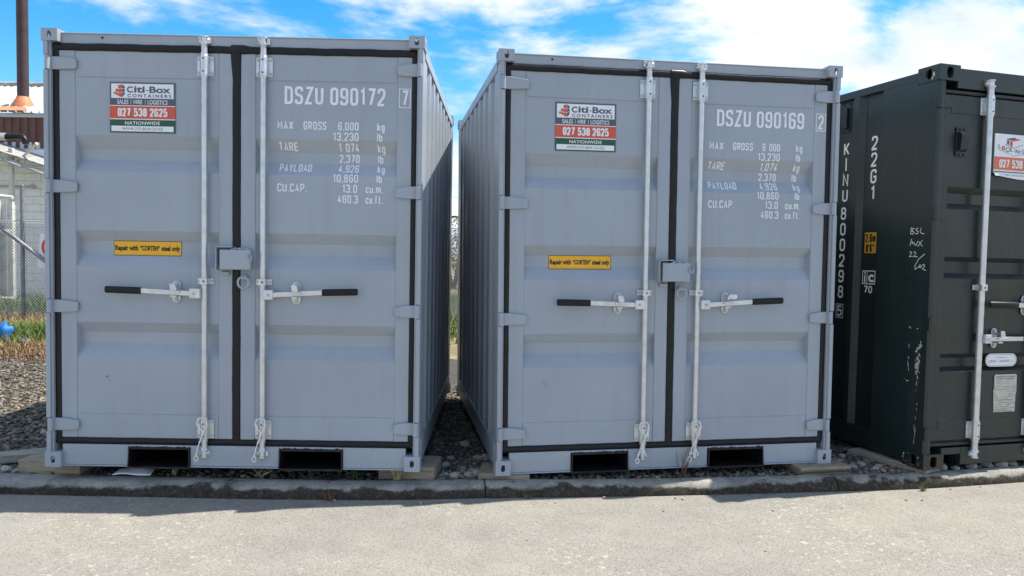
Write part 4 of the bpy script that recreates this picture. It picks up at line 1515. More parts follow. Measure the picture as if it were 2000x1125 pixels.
# ------------------------------------------------------------------ dark green container
GW, GH, GL = 2.438, 2.591, 6.058
GB = [(1.826, 1.788, 1.722, 1.684), (1.376, 1.346, 1.270, 1.236), (0.746, 0.714, 0.656, 0.628)]
GVF, GVP = 0.030, 0.032
gsurf = make_vfun(GB, 0.036, GVP)
c3 = empty('green_container')
tag(c3, 'dark green steel container with pale vertical lettering, scraped post and a galvanised rod', 'container')
place_container(c3, 2.65951, 4.86792, -1.35011, 0.28761, -0.00691, -0.00376)
for sx in (0, 1):
    for sy in (0, 1):
        for sz in (0, 1):
            cw, cd, chh = 0.162, 0.178, (0.100 if sz else 0.098)
            x0, x1 = (0, cw) if sx == 0 else (GW - cw, GW)
            y0, y1 = (0, cd) if sy == 0 else (GL - cd, GL)
            z0, z1 = (0, chh) if sz == 0 else (GH - chh, GH)
            holes = {'left' if sx == 0 else 'right': (0.024, 0.034), 'top' if sz else 'bottom': (0.03, 0.05)}
            if sy == 0:
                holes['front'] = (0.026, 0.035)
            holed_casting(MB(), x0, x1, y0, y1, z0, z1, 0.014, holes).build('corner_casting', 'green', c3, 0.007, 3)
ghz = [2.355, 1.648, 0.942, 0.232]
for sx in (0, 1):
    X = (lambda a: a) if sx == 0 else (lambda a: GW - a)
    mb = MB()
    pr = [(0.006, 0.175), (0.006, 0.02), (0.012, 0.012), (0.026, 0.009), (0.058, 0.009), (0.066, 0.016), (0.066, 0.09), (0.02, 0.175)]
    mb.prism([(X(a), b) for a, b in pr], lambda a, b, d: (a, b, d), 0.094, GH - 0.096)
    mb.build('corner_post', 'green', c3, 0.004)
    mb = MB()
    xa, xb = sorted((X(0.006), X(0.075)))
    mb.box(xa, xb, GL - 0.17, GL - 0.008, 0.094, GH - 0.096)
    mb.build('corner_post', 'green', c3, 0.004)
    xa, xb = sorted((X(0.008), X(0.06)))
    MB().box(xa, xb, 0.176, GL - 0.176, 2.518, 2.572).build('top_side_rail', 'green', c3, 0.004)
    xa, xb = sorted((X(0.012), X(0.06)))
    MB().box(xa, xb, 0.176, GL - 0.176, 0.022, 0.156).build('bottom_side_rail', 'green', c3, 0.003)
    face = (lambda s, d, z: (0.010 + d, s, z)) if sx == 0 else (lambda s, d, z: (GW - 0.010 - d, s, z))
    corr_wall('side_wall', 'green', c3, 0.174, GL - 0.17, 0.15, 2.525, face, 0.2855, 0.055, 0.1605, 0.036, sx, 0.311)
MB().box(0.162, GW - 0.162, 0.018, 0.12, 2.452, GH - 0.012).build('door_header', 'green', c3, 0.004)
MB().box(0.318, GW - 0.318, 0.018, 0.12, 0.014, 0.132).build('door_sill', 'green', c3, 0.004)
for a, b in ((0.158, 0.3175), (GW - 0.3175, GW - 0.158)):
    MB().box(a, b, 0.019, 0.12, 0.086, 0.1315).build('sill_bridge', 'green', c3, 0.003)
corr_wall('rear_wall', 'green', c3, 0.06, GW - 0.06, 0.03, 2.55, lambda s, d, z: (s, GL - 0.012 - d, z), 0.25, 0.085, 0.085, 0.034, 0, 0.02)
MB().box(0.061, GW - 0.061, 0.121, GL - 0.02, 2.545, 2.566).build('roof_panel', 'green', c3)
MB().box(0.061, GW - 0.061, 0.121, GL - 0.05, 0.12, 0.14).build('floor_panel', 'timber', c3)
for s, (ua, ub) in enumerate(((0.078, 1.203), (1.235, 2.360))):
    st0, st1 = (0.130, 1.150) if s == 0 else (1.288, 2.308)
    fr = MB()
    fr.box(ua, st0, GVF, 0.085, 0.176, 2.412)
    fr.box(st1, ub, GVF, 0.085, 0.176, 2.412)
    fr.box(st0 + 0.0005, st1 - 0.0005, GVF, 0.085, 2.294, 2.412)
    fr.box(st0 + 0.0005, st1 - 0.0005, GVF, 0.085, 0.176, 0.316)
    d = fr.build('door', 'green', c3, 0.004)
    door_panel('door_panel', 'green', d, st0, st1, 0.314, 2.296, GVP + 0.002, GB, 0.036)
    for z in ghz:
        if s == 0:
            hinge(d, -0.004, 0.118, z, 0.076, 0.006, 0.029, 1, 'green', -0.006)
        else:
            hinge(d, GW + 0.004, GW - 0.118, z, 0.076, 0.006, 0.029, -1, 'green', -0.006)
for a, b in (((0.07, 2.428), (GW - 0.07, 2.428)), ((0.07, 0.154), (GW - 0.07, 0.154)), ((0.072, 0.154), (0.072, 2.428)), ((1.219, 0.154), (1.219, 2.428)), ((GW - 0.072, 0.154), (GW - 0.072, 2.428))):
    gk = MB()
    gk.tube([(a[0] + (b[0] - a[0]) * i / 20, 0.036, a[1] + (b[1] - a[1]) * i / 20) for i in range(21)], 0.0185 if a[1] == b[1] else 0.014, 10, flat=0.5)
    if a[1] == b[1]:
        for q in (-0.007, 0.008):
            gk.tube([(a[0], 0.027, a[1] + q), (b[0], 0.027, b[1] + q)], 0.0035, 6)
    gk.build('door_gasket', 'rubber2', c3)
for u, cs in ((0.411, -1), (0.885, 1), (1.553, -1), (2.027, 1)):
    lock_rod(c3, u, 0.000, 0.0205, 2.47, 0.11, 2.352, 0.243, (1.18,), GVF, 2.496, 0.085, 0, cam_side=cs)
door_handle(c3, 0.411, 1, 0.0, 0.848, 0.846, 0.052, 0.345, 0.56, 0.560, GVF)
door_handle(c3, 0.885, -1, 0.0, 1.062, 1.068, 0.052, 0.196, 0.425, 0.806, GVF)
door_handle(c3, 1.553, 1, 0.0, 1.062, 1.068, 0.052, 0.196, 0.425, 1.632, GVF)
door_handle(c3, 2.027, -1, 0.0, 0.848, 0.846, 0.052, 0.345, 0.56, 1.878, GVF)


def vent_box(root, horiz):
    mb = MB()
    if horiz:                                                  # on the door
        a, b, z0, z1, v = 0.176, 0.258, 2.02, 2.208, GVF
        mb.box(a, b, v - 0.006, v - 0.0005, z0, z1)
        h = mb.build('vent_cover', 'pvc_black', root, 0.003)
        k = MB().prism([(v - 0.006, z0 + 0.03), (v - 0.030, z0 + 0.045), (v - 0.040, z1 - 0.055), (v - 0.030, z1 - 0.035), (v - 0.006, z1 - 0.03)], lambda p, q, d: (d, p, q), a + 0.012, b - 0.008)
        k.build('hood', 'pvc_black', h, 0.003)
        k = MB()
        for z in (z0 + 0.014, z1 - 0.014):
            k.tube([(a + 0.03, v - 0.005, z), (a + 0.03, v - 0.013, z)], 0.008, 8)
            k.tube([(b - 0.02, v - 0.005, z), (b - 0.02, v - 0.013, z)], 0.006, 8)
        tag(k.build('bolts', 'pvc_black', h), kind='stuff')
    else:                                                      # on the side wall
        a, b, z0, z1, u = 0.838, 0.926, 2.285, 2.505, 0.046
        mb.box(u - 0.006, u - 0.0005, a, b, z0, z1)
        h = mb.build('vent_cover', 'green', root, 0.003)
        MB().box(u - 0.028, u - 0.0062, a + 0.018, b - 0.022, z0 + 0.03, z1 - 0.035).build('hood', 'pvc_black', h, 0.008)
        k = MB()
        for z in (z0 + 0.014, z1 - 0.014):
            for y in (a + 0.018, b - 0.018):
                k.tube([(u - 0.005, y, z), (u - 0.012, y, z)], 0.006, 8)
        tag(k.build('bolts', 'green', h), kind='stuff')


vent_box(c3, True)
vent_box(c3, False)

# lettering on the side wall: the run is mirrored so it reads from outside
side_in = lambda off: (lambda s, w: (0.046 - off, -s, w))
f = Flat()
zs = 2.215
for ch in 'KINU':
    wd = 0.058
    stencil(f, ch, -0.872 - wd / 2, -0.872 + wd / 2, zs - 0.094, zs, 0.15) if ch != 'I' else f.rect(-0.879, -0.865, zs - 0.094, zs)
    zs -= 0.1145
f.build('owner_lettering', 'letter2', c3, side_in(0.0012), out=(-1, 0, 0))
f = Flat()
zs = 1.738
for ch in '800298':
    stencil(f, ch, -0.880 - 0.029, -0.880 + 0.029, zs - 0.094, zs, 0.15)
    zs -= 0.1165
f.build('serial_lettering', 'letter2', c3, side_in(0.0012), out=(-1, 0, 0))
f = Flat()
f.frame(-0.922, -0.846, 0.912, 1.017, 0.005)
stencil(f, '5', -0.907, -0.861, 0.925, 1.004, 0.15)
f.build('check_digit', 'letter2', c3, side_in(0.0012), out=(-1, 0, 0))
f = Flat()
zs = 2.224
for ch in '22G1':
    wd = 0.040 if ch == '1' else 0.058
    stencil(f, ch, -0.590 - wd / 2, -0.590 + wd / 2, zs - 0.100, zs, 0.15)
    zs -= 0.117
f.build('type_lettering', 'letter2', c3, side_in(0.0012), out=(-1, 0, 0))
pl = Flat().rect(-0.653, -0.532, 1.392, 1.548).build('height_decal', 'black_ink', c3, side_in(0.0010))
Flat().rect(-0.649, -0.536, 1.396, 1.544).build('yellow_field', 'ochre', pl, side_in(0.0017))
stencil(stencil(Flat(), '2,6m', -0.641, -0.545, 1.474, 1.533, 0.17), "8'6\"", -0.635, -0.552, 1.404, 1.460, 0.17).build('lettering', 'black_ink', pl, side_in(0.0024), out=(-1, 0, 0))
ic = Flat().frame(-0.660, -0.534, 1.175, 1.272, 0.006).rect(-0.617, -0.612, 1.18, 1.266)
ic.text('c', -0.602, -0.548, 1.190, 1.245, 0.03).rect(-0.641, -0.629, 1.187, 1.240).rect(-0.641, -0.629, 1.248, 1.261)
stencil(ic, '70', -0.640, -0.560, 1.112, 1.164, 0.18)
ic.build('class_lettering', 'letter2', c3, side_in(0.0012), out=(-1, 0, 0))
# chalk marks on the post
chalk = lambda off: (lambda s, w: (0.006 - off, -s, w))
f = Flat()
t = 0.0035
O = lambda s, w, pts: f.stroke([(s + a, w + b) for a, b in pts], t)
O(-0.190, 1.520, [(0.0, 0.0), (0.004, 0.042), (0.026, 0.036), (0.008, 0.021), (0.030, 0.013), (0.022, 0.001), (0.002, 0.001)])
O(-0.152, 1.520, [(0.026, 0.038), (0.006, 0.034), (0.008, 0.024), (0.026, 0.016), (0.022, 0.002), (0.0, 0.003)])
O(-0.115, 1.520, [(0.012, 0.040), (0.004, 0.018), (0.014, 0.004), (0.040, 0.000)])
f.build('chalk_marks', 'letter2', c3, chalk(0.0010))
f = Flat()
O(-0.190, 1.442, [(0.0, 0.0), (0.008, 0.046), (0.026, 0.012)]); O(-0.190, 1.442, [(0.0, 0.022), (0.03, 0.02)])
O(-0.158, 1.442, [(0.002, 0.026), (0.006, 0.008), (0.022, 0.006), (0.030, 0.032)])
O(-0.125, 1.442, [(0.036, 0.038), (0.0, -0.004)]); O(-0.125, 1.442, [(0.004, 0.030), (0.038, -0.002)])
f.build('chalk_marks', 'letter2', c3, chalk(0.0010))
f = Flat()
O(-0.192, 1.372, [(0.0, 0.026), (0.012, 0.034), (0.018, 0.022), (0.0, 0.0), (0.03, 0.003)])
O(-0.158, 1.372, [(0.0, 0.026), (0.012, 0.034), (0.020, 0.022), (0.002, 0.001), (0.036, 0.0)])
O(-0.150, 1.290, [(0.085, 0.100), (0.04, 0.07), (0.006, 0.02), (0.012, 0.0), (0.034, 0.014), (0.05, 0.03), (0.062, 0.018), (0.05, 0.010), (0.04, 0.022)])
O(-0.085, 1.292, [(0.0, 0.024), (0.014, 0.032), (0.024, 0.022), (0.006, 0.002), (0.036, -0.008)])
f.build('chalk_marks', 'letter2', c3, chalk(0.0010))
# scrapes along the post
pp, pr_ = [], []
for i in range(46):
    z = rnd.choice((0.78, 0.70, 0.66, 0.62)) + rnd.gauss(0, 0.022)
    pp.append((-0.085 + rnd.gauss(0, 0.011), z, abs(rnd.gauss(0.003, 0.004)) + 0.0012, rnd.uniform(0.003, 0.016)))
for i in range(8):
    pp.append((-0.165 + rnd.gauss(0, 0.004), rnd.uniform(0.60, 0.80), 0.0035, rnd.uniform(0.006, 0.022)))
for i in range(12):
    pp.append((-0.085 + rnd.gauss(0, 0.005), rnd.uniform(0.15, 0.55), 0.0022, rnd.uniform(0.006, 0.03)))
pp += [(-0.158, 0.905, 0.014, 0.004), (-0.165, 0.912, 0.006, 0.005), (-0.10, 0.905, 0.010, 0.004), (-0.165, 0.555, 0.016, 0.004), (-0.19, 0.565, 0.010, 0.0025), (-0.06, 0.80, 0.005, 0.010), (-0.088, 0.672, 0.013, 0.018), (-0.10, 0.655, 0.008, 0.016), (-0.078, 0.69, 0.008, 0.024), (-0.095, 0.625, 0.009, 0.010)]
scuff(c3, pp, 'scrape', 'paint_scrape', chalk(0.0008))
for i in range(14):
    pr_.append((-0.09 + rnd.gauss(0, 0.014), rnd.uniform(0.53, 0.62), rnd.uniform(0.002, 0.007), rnd.uniform(0.003, 0.010)))
scuff(c3, pr_, 'rust', 'rust_patch', chalk(0.0013))
cast_side = lambda off: (lambda s, w: (0.0 - off, -s, w))
scuff(c3, [(-0.165, 0.07, 0.008, 0.012), (-0.17, 0.05, 0.005, 0.01), (-0.045, 0.07, 0.006, 0.008), (-0.05, 2.535, 0.012, 0.022), (-0.06, 2.51, 0.008, 0.01)], 'scrape', 'paint_scrape', cast_side(0.0008))
scuff(c3, [(-0.15, 0.025, 0.03, 0.006), (-0.10, 0.015, 0.035, 0.006), (-0.04, 0.03, 0.012, 0.02), (-0.125, 0.082, 0.01, 0.006), (-0.12, 2.570, 0.04, 0.007), (-0.05, 2.578, 0.03, 0.005)], 'rust', 'rust_patch', cast_side(0.0009))
cast_front = lambda off: (lambda u, w: (u, -off, w))
scuff(c3, [(0.08, 0.006, 0.07, 0.004), (0.112, 0.050, 0.006, 0.034), (0.13, 0.03, 0.006, 0.02), (0.13, 0.06, 0.005, 0.015), (0.02, 0.012, 0.02, 0.006)], 'rust', 'rust_patch', cast_front(0.0009))

# second company's board
u0, u1, w0, w1 = 0.498, 0.978, 1.905, 2.190
vb = GVP - 0.004
sg = MB().box(u0, u1, vb, GVP + 0.0015, w0 + 0.03, w1).build('company_sign', 's_white', c3)
at3 = lambda off: (lambda u, w: (u, vb - off, w))
curl = MB()
nn = 12
cv = []
for i in range(nn + 1):
    a = i / nn
    lift = 0.010 * max(0, 1 - a * 3) ** 1.5
    cv += [(u0 + (u1 - u0) * a, vb - 0.0005, w0 + 0.030), (u0 + (u1 - u0) * a, vb - 0.003 - lift, w0 + 0.012 - 0.02 * min(1, a * 2.2) + 0.0), ]
curl.add(cv, [(2 * i, 2 * i + 1, 2 * i + 3, 2 * i + 2) for i in range(nn)])
curl.build('curled_edge', 's_white', sg, recalc=False)
Flat().rect(u0, u1, 1.937 + 0.018, 2.040).build('orange_band', 's_orange', sg, at3(0.0006))
Flat().rect(u0, u1, 1.939, 1.946).build('green_line', 's_green', sg, at3(0.0006))
f = Flat()
[stencil(f, t_, u0 + a_, u0 + b_, 1.970, 2.024, 0.19, 0.2) for t_, a_, b_ in (('027', 0.042, 0.128), ('538', 0.150, 0.240), ('2625', 0.262, 0.385))]
f.build('phone_lettering', 's_white', sg, at3(0.0014))
f = Flat()
f.text('L', u0 + 0.030, u0 + 0.050, 2.094, 2.122, 0.01).text('CK', u0 + 0.092, u0 + 0.152, 2.074, 2.104, 0.01).text('N', u0 + 0.176, u0 + 0.208, 2.066, 2.096, 0.01).text('GO', u0 + 0.232, u0 + 0.30, 2.070, 2.100, 0.01)
f.rect(u0 + 0.160, u0 + 0.167, 2.080, 2.087).rect(u0 + 0.216, u0 + 0.223, 2.078, 2.085)
f.stroke([(u0 + 0.032, 2.088), (u0 + 0.165, 2.050), (u0 + 0.30, 2.078)], 0.0022)
f.stroke([(u0 + 0.085, 2.122), (u0 + 0.162, 2.102), (u0 + 0.235, 2.126)], 0.003)
f.poly([(u0 + 0.100, 2.126), (u0 + 0.118, 2.120), (u0 + 0.118, 2.150), (u0 + 0.100, 2.156)]).poly([(u0 + 0.100, 2.160), (u0 + 0.125, 2.152), (u0 + 0.185, 2.163), (u0 + 0.160, 2.170)])
f.build('lettering', 's_slate', sg, at3(0.0014))
f = Flat()
f.poly([(u0 + 0.126, 2.117), (u0 + 0.148, 2.111), (u0 + 0.148, 2.142), (u0 + 0.126, 2.148)]).poly([(u0 + 0.128, 2.152), (u0 + 0.150, 2.145), (u0 + 0.215, 2.158), (u0 + 0.192, 2.164)])
f.rect(u0 + 0.060, u0 + 0.084, 2.084, 2.110)
f.build('logo_box', 's_red', sg, at3(0.0014))
Flat().rect(u0 + 0.071, u0 + 0.0745, 2.090, 2.104).build('logo_keyhole', 's_white', sg, at3(0.0021))
Flat().text('WWW.LOCK-N-GO.CO.NZ', u0 + 0.040, u0 + 0.40, 1.917, 1.929, 0.0, 1.1).build('address_lettering', 's_ink', sg, at3(0.0030))
# oval repair decal
ov = MB().prism(stadium(0.637, 0.699, 0.133, 0.043, 10), XZ, GVP - 0.003, GVP - 0.0012).build('repair_plate', 's_white', c3)
gon = lambda off: (lambda u, w: (u, GVP - 0.003 - off, w))
f = Flat()
sp_ = stadium(0.637, 0.699, 0.125, 0.036, 10)
f.stroke(sp_ + [sp_[0]], 0.002)
f.build('outline', 's_ink', ov, gon(0.0006))
f = Flat()
f.text('FOR REPAIRS USE', 0.592, 0.682, 0.711, 0.720).text('CORTEN', 0.530, 0.592, 0.682, 0.700, 0.01).text('OR', 0.603, 0.618, 0.684, 0.694).text('EQUIVALENT', 0.625, 0.712, 0.682, 0.700, 0.01).text('ONLY', 0.718, 0.748, 0.684, 0.693)
f.build('lettering', 's_blue', ov, gon(0.0006))
# data plate
pt = [(0.592, 0.350), (0.772, 0.350), (0.774, 0.470), (0.780, 0.480), (0.778, 0.592), (0.770, 0.602), (0.594, 0.602), (0.586, 0.592), (0.590, 0.510), (0.583, 0.498)]
dp = MB().prism(pt, XZ, GVP - 0.0045, GVP + 0.001).build('data_plate', 'plate', c3, 0.0008)
gpl = lambda off: (lambda u, w: (u, GVP - 0.0045 - off, w))
f = Flat()
f.text('APPROVED FOR TRANSPORT', 0.600, 0.766, 0.581, 0.590).text('UNDER CUSTOMS SEAL', 0.612, 0.752, 0.567, 0.576).text('CSC SAFETY APPROVAL', 0.606, 0.748, 0.425, 0.434)
f.stroke([(0.588, 0.520), (0.777, 0.520)], 0.0015).stroke([(0.588, 0.503), (0.777, 0.503)], 0.0015)
f.frame(0.610, 0.750, 0.540, 0.556, 0.001).frame(0.592, 0.690, 0.445, 0.497, 0.001)
for i, (a, b, z) in enumerate([(0.70, 0.775, 0.488), (0.70, 0.75, 0.470), (0.70, 0.765, 0.455), (0.62, 0.735, 0.412), (0.596, 0.66, 0.398), (0.69, 0.74, 0.398), (0.596, 0.72, 0.384), (0.596, 0.70, 0.370), (0.73, 0.765, 0.376), (0.596, 0.75, 0.358), (0.75, 0.768, 0.41)]):
    f.stroke([(a, z), (b, z)], 0.0028)
f.build('lettering', 's_ink', dp, gpl(0.0008))

# ------------------------------------------------------------------ timber packing
def plank(name, p0, p1, wid, thk, z, label, mat='timber', tiltx=0.0, slope=0.0):
    """board lying from p0 to p1 (ground plan) with its underside at z"""
    a, b = Vector((*p0, 0)), Vector((*p1, 0))
    ln = (b - a).length
    mb = MB()
    mb.box(-ln / 2, ln / 2, -wid / 2, wid / 2, 0, thk)
    o = mb.build(name, mat, None, 0.004, 2)
    mid = (a + b) / 2
    o.location = (mid.x, mid.y, z)
    o.rotation_euler = (tiltx, slope, math.atan2(b.y - a.y, b.x - a.x))
    return tag(o, label, 'timber', 'timber packing under the containers')


plank('timber_block', (-2.98, 4.700), (-2.59, 4.672), 0.19, 0.089, 0.064, 'short pale timber block under the container corner nearest the chain-link yard')
plank('timber_plank', (-3.23, 4.79), (-2.76, 5.03), 0.14, 0.050, 0.085, 'loose weathered plank lying askew on the gravel by the mossy kerb', 'timber_grey', 0.0, 0.0)
plank('timber_block', (-0.786, 4.755), (-0.444, 4.727), 0.27, 0.085, 0.064, 'pale timber block with squared end below the corner at the dry grass tuft')
plank('timber_block', (-0.182, 4.765), (0.133, 4.745), 0.26, 0.036, 0.070, 'thin split timber board beneath the second grey container, at the gravel gap')
plank('timber_plank', (1.848, 4.945), (2.176, 5.018), 0.24, 0.018, 0.060, 'bottom board of the stack of packing boards beside the dark container', 'timber')
plank('timber_plank', (1.838, 4.957), (2.170, 5.031), 0.235, 0.017, 0.0815, 'middle board of the stack of packing boards beside the dark container', 'timber')
plank('timber_plank', (1.832, 4.942), (2.180, 5.016), 0.26, 0.019, 0.1015, 'top board of the stack of packing boards beside the dark container', 'timber')
plank('timber_plank', (2.47, 5.43), (2.76, 4.93), 0.16, 0.042, 0.062, 'long grey bearer running back under the dark green container', 'timber_grey')

# white plastic sheet lying below the first pocket
mb = MB()
nx_, ny_ = 12, 4
vs = []
for i in range(nx_ + 1):
    for j in range(ny_ + 1):
        a, b = i / nx_, j / ny_
        x = -2.385 + 0.232 * a + 0.03 * b * (0.4 - a)
        y = 4.545 + 0.10 * b
        z = 0.086 + 0.022 * math.sin(a * math.pi) * (0.3 + 0.7 * b) + 0.012 * b + 0.004 * math.sin(a * 7 + b * 3)
        vs.append((x, y, z))
fs = [(i * (ny_ + 1) + j, (i + 1) * (ny_ + 1) + j, (i + 1) * (ny_ + 1) + j + 1, i * (ny_ + 1) + j + 1) for i in range(nx_) for j in range(ny_)]
sh = MB().add(vs, fs, True).build('plastic_sheet', 'paper', None, recalc=False)
sm = sh.modifiers.new('solid', 'SOLIDIFY')
sm.thickness = 0.002
tag(sh, 'curled white plastic sheet lying on the kerb below a black forklift pocket', 'sheet')


# ------------------------------------------------------------------ weeds
def tuft(name, x, y, z, n, h, spread, mat, label, heads=0, lean=(0, 0)):
    mb = MB()
    for i in range(n):
        a = rnd.uniform(0, 6.28)
        s = spread * rnd.uniform(0.2, 1.0)
        hh = h * rnd.uniform(0.45, 1.0)
        p0 = Vector((x + rnd.gauss(0, 0.012), y + rnd.gauss(0, 0.008), z))
        p2 = p0 + Vector((math.cos(a) * s + lean[0], math.sin(a) * s * 0.4 + lean[1], hh))
        p1 = p0.lerp(p2, 0.5) + Vector((0, 0, hh * 0.16))
        mb.tube([p0, p1, p2], [0.0026, 0.0020, 0.0009], 4, False)
        if heads and i % heads == 0:
            mb.ball(tuple(p2), 0.004, (0.7, 0.7, 1.8), 6, 4)
    o = mb.build(name, mat, None, recalc=False)
    return tag(o, label, 'weed', 'weeds along the kerb')


tuft('dry_grass_tuft', -0.678, 4.578, 0.070, 26, 0.20, 0.13, 'weed', 'dry straw grass tuft growing from the kerb crack, the tallest weed', 2)
tuft('dead_weed', -1.04, 4.393, 0.0, 16, 0.075, 0.05, 'weed_red', 'red-brown dead weed at the foot of the mossy kerb face')
tuft('wild_weed', 1.09, 4.76, 0.070, 7, 0.19, 0.09, 'weed_red', 'thin bare weed stems in front of the second grey container sill', 3)
tuft('wild_weed', -0.945, 4.62, 0.070, 12, 0.06, 0.04, 'weed_green', 'small green weed under the first grey container, by a pocket')
tuft('wild_weed', -2.035, 4.61, 0.070, 6, 0.10, 0.05, 'weed', 'sparse dry stalks beside the white plastic sheet')
tuft('wild_weed', 0.108, 4.49, 0.0, 9, 0.035, 0.03, 'weed_green', 'tiny green sprout at the sunlit foot of the kerb')
tuft('wild_weed', 2.615, 4.775, 0.0, 12, 0.04, 0.05, 'weed_green', 'small green weed at the kerb below the dark green container')
tuft('wild_weed', -1.52, 4.62, 0.070, 14, 0.05, 0.12, 'weed', 'low dry litter of grass on the kerb midway along the first container')

# ------------------------------------------------------------------ yard behind: grass, fence, building
def blades(name, n, sample, hmin, hmax, wid, mat, parent=None):
    P = np.array([sample() for _ in range(n)])
    a = rng.uniform(0, 2 * math.pi, n)
    h = rng.uniform(hmin, hmax, n)
    ln = rng.normal(0, 0.45, (n, 2)) * h[:, None]
    w = wid * rng.uniform(0.6, 1.3, n)
    d = np.stack([np.cos(a) * w, np.sin(a) * w, np.zeros(n)], 1)
    base = np.stack([P[:, 0], P[:, 1], np.full(n, 0.055)], 1)
    tip = base + np.stack([ln[:, 0], ln[:, 1], h], 1)
    mid = base + np.stack([ln[:, 0] * 0.3, ln[:, 1] * 0.3, h * 0.6], 1)
    V = np.stack([base - d, base + d, mid + d * 0.7, mid - d * 0.7, tip], 1).reshape(-1, 3)
    o_ = np.arange(n) * 5
    F = np.concatenate([np.stack([o_, o_ + 1, o_ + 2], 1), np.stack([o_, o_ + 2, o_ + 3], 1), np.stack([o_ + 3, o_ + 2, o_ + 4], 1)])
    return np_mesh(name, V, F, mat, parent)


def dry_s():
    y = 9.6 + 6.0 * rng.random()
    return (-0.78 * y - 1.0) + (0.42 * y) * rng.random(), y


def green_s():
    return -7.15 + rng.normal(0, 0.42), 11.6 + rng.normal(0, 0.45)


def green_back():
    return -13 + 5 * rng.random(), 15.2 + 1.6 * rng.random()


def gap_back():
    return -2.6 + 2.6 * rng.random(), 11.5 + 12 * rng.random()


tag(blades('dry_grass', 16000, dry_s, 0.03, 0.16, 0.006, 'dry_grass'), 'dry straw coloured grass along the chain-link fence', 'grass', kind='stuff')
def edge_s():
    y = 8.9 + 1.9 * rng.random() ** 0.6
    x = (-0.78 * y - 0.6) + (0.34 * y) * rng.random()
    return x + 0.2 * math.sin(y * 9), y


tag(blades('weed_litter', 3500, edge_s, 0.02, 0.11, 0.007, 'litter'), 'reddish dry weeds scattered where gravel meets the yard grass', 'weeds', kind='stuff')
tag(blades('green_grass', 5000, green_s, 0.08, 0.26, 0.007, 'grass'), 'fresh green grass patch before the chain-link fence', 'grass', kind='stuff')
tag(blades('yard_grass', 5000, green_back, 0.15, 0.5, 0.009, 'grass'), 'rough green grass behind the fence posts', 'grass', kind='stuff')
tag(blades('far_grass', 5000, gap_back, 0.06, 0.35, 0.010, 'grass'), 'green grass seen through the slit between the grey containers', 'grass', kind='stuff')

# chain-link fence
FY = 14.4
fence = empty('chain_link_fence', (-9.2, FY, 0.05))
tag(fence, 'galvanised chain-link fence with grey pipe posts and barbed wire on top', 'fence')
fx = fence.location.x
posts = [-12.2, -9.2, -6.2, -3.2, -0.2]
for x in posts:
    MB().tube([(x - fx, 0, -0.1), (x - fx, 0, 2.52)], 0.036, 12).ball((x - fx, 0, 2.52), 0.042, (1, 1, 0.5), 10, 6).build('post', 'pipe', fence)
MB().tube([(-10.75 - fx, -0.09, 2.62), (-7.2 - fx, -0.09, 0.0)], 0.036, 12).build('brace_pipe', 'pipe', fence)
MB().tube([(-12.2 - fx, 0, 1.86), (-0.2 - fx, 0, 1.86)], 0.010, 8).build('top_rail', 'wire', fence)
mesh = MB()
h0, h1, x0_, x1_ = 0.03, 1.86, -12.2 - fx, -0.2 - fx
pitch = 0.058
k = x0_ - (h1 - h0)
wires = []
while k < x1_:
    for sg_ in (1, -1):
        a = (k, h0 if sg_ == 1 else h1)
        b = (k + (h1 - h0), h1 if sg_ == 1 else h0)
        xa, xb = max(a[0], x0_), min(b[0], x1_)
        if xb - xa > 0.02:
            za = a[1] + sg_ * (xa - a[0])
            zb_ = a[1] + sg_ * (xb - a[0])
            mesh.tube([(xa, 0.042 + 0.004 * sg_, za), (xb, 0.042 + 0.004 * sg_, zb_)], 0.0046, 4, False)
    k += pitch
tag(mesh.build('wire_mesh', 'wire', fence, recalc=False), kind='stuff')
for z in (2.08, 2.28, 2.46):
    bw = MB()
    npt = 60
    bw.tube([(x0_ + (x1_ - x0_) * i / npt, -0.04, z - 0.03 * abs(math.sin(i / npt * math.pi * 4)) + 0.012 * math.sin(i * 2.1)) for i in range(npt + 1)], 0.003, 4, False)
    for i in range(90):
        x = x0_ + (x1_ - x0_) * (i + 0.5) / 90
        bw.tube([(x - 0.02, -0.05, z - 0.035), (x + 0.02, -0.03, z + 0.015)], 0.002, 4, False)
    bw.build('barbed_wire', 'wire', fence, recalc=False)

# warning board wired to the fence
ws = empty('warning_sign', (-8.62, FY - 0.06, 1.33))
tag(ws, 'white warning board with a red ring, fixed to the wire mesh', 'sign')
MB().box(-0.24, 0.24, -0.004, 0.004, -0.30, 0.32).build('board', 's_white', ws, 0.002)
rg = MB()
K = 32
vo_ = [(0.20 * math.cos(2 * math.pi * i / K), -0.0055, 0.10 + 0.20 * math.sin(2 * math.pi * i / K)) for i in range(K)]
vi_ = [(0.145 * math.cos(2 * math.pi * i / K), -0.0055, 0.10 + 0.145 * math.sin(2 * math.pi * i / K)) for i in range(K)]
rg.add(vo_ + vi_, [(i, (i + 1) % K, K + (i + 1) % K, K + i) for i in range(K)])
rg.build('ring', 'sign_ring', ws, recalc=False)
ws.rotation_euler = (0, 0.10, 0)

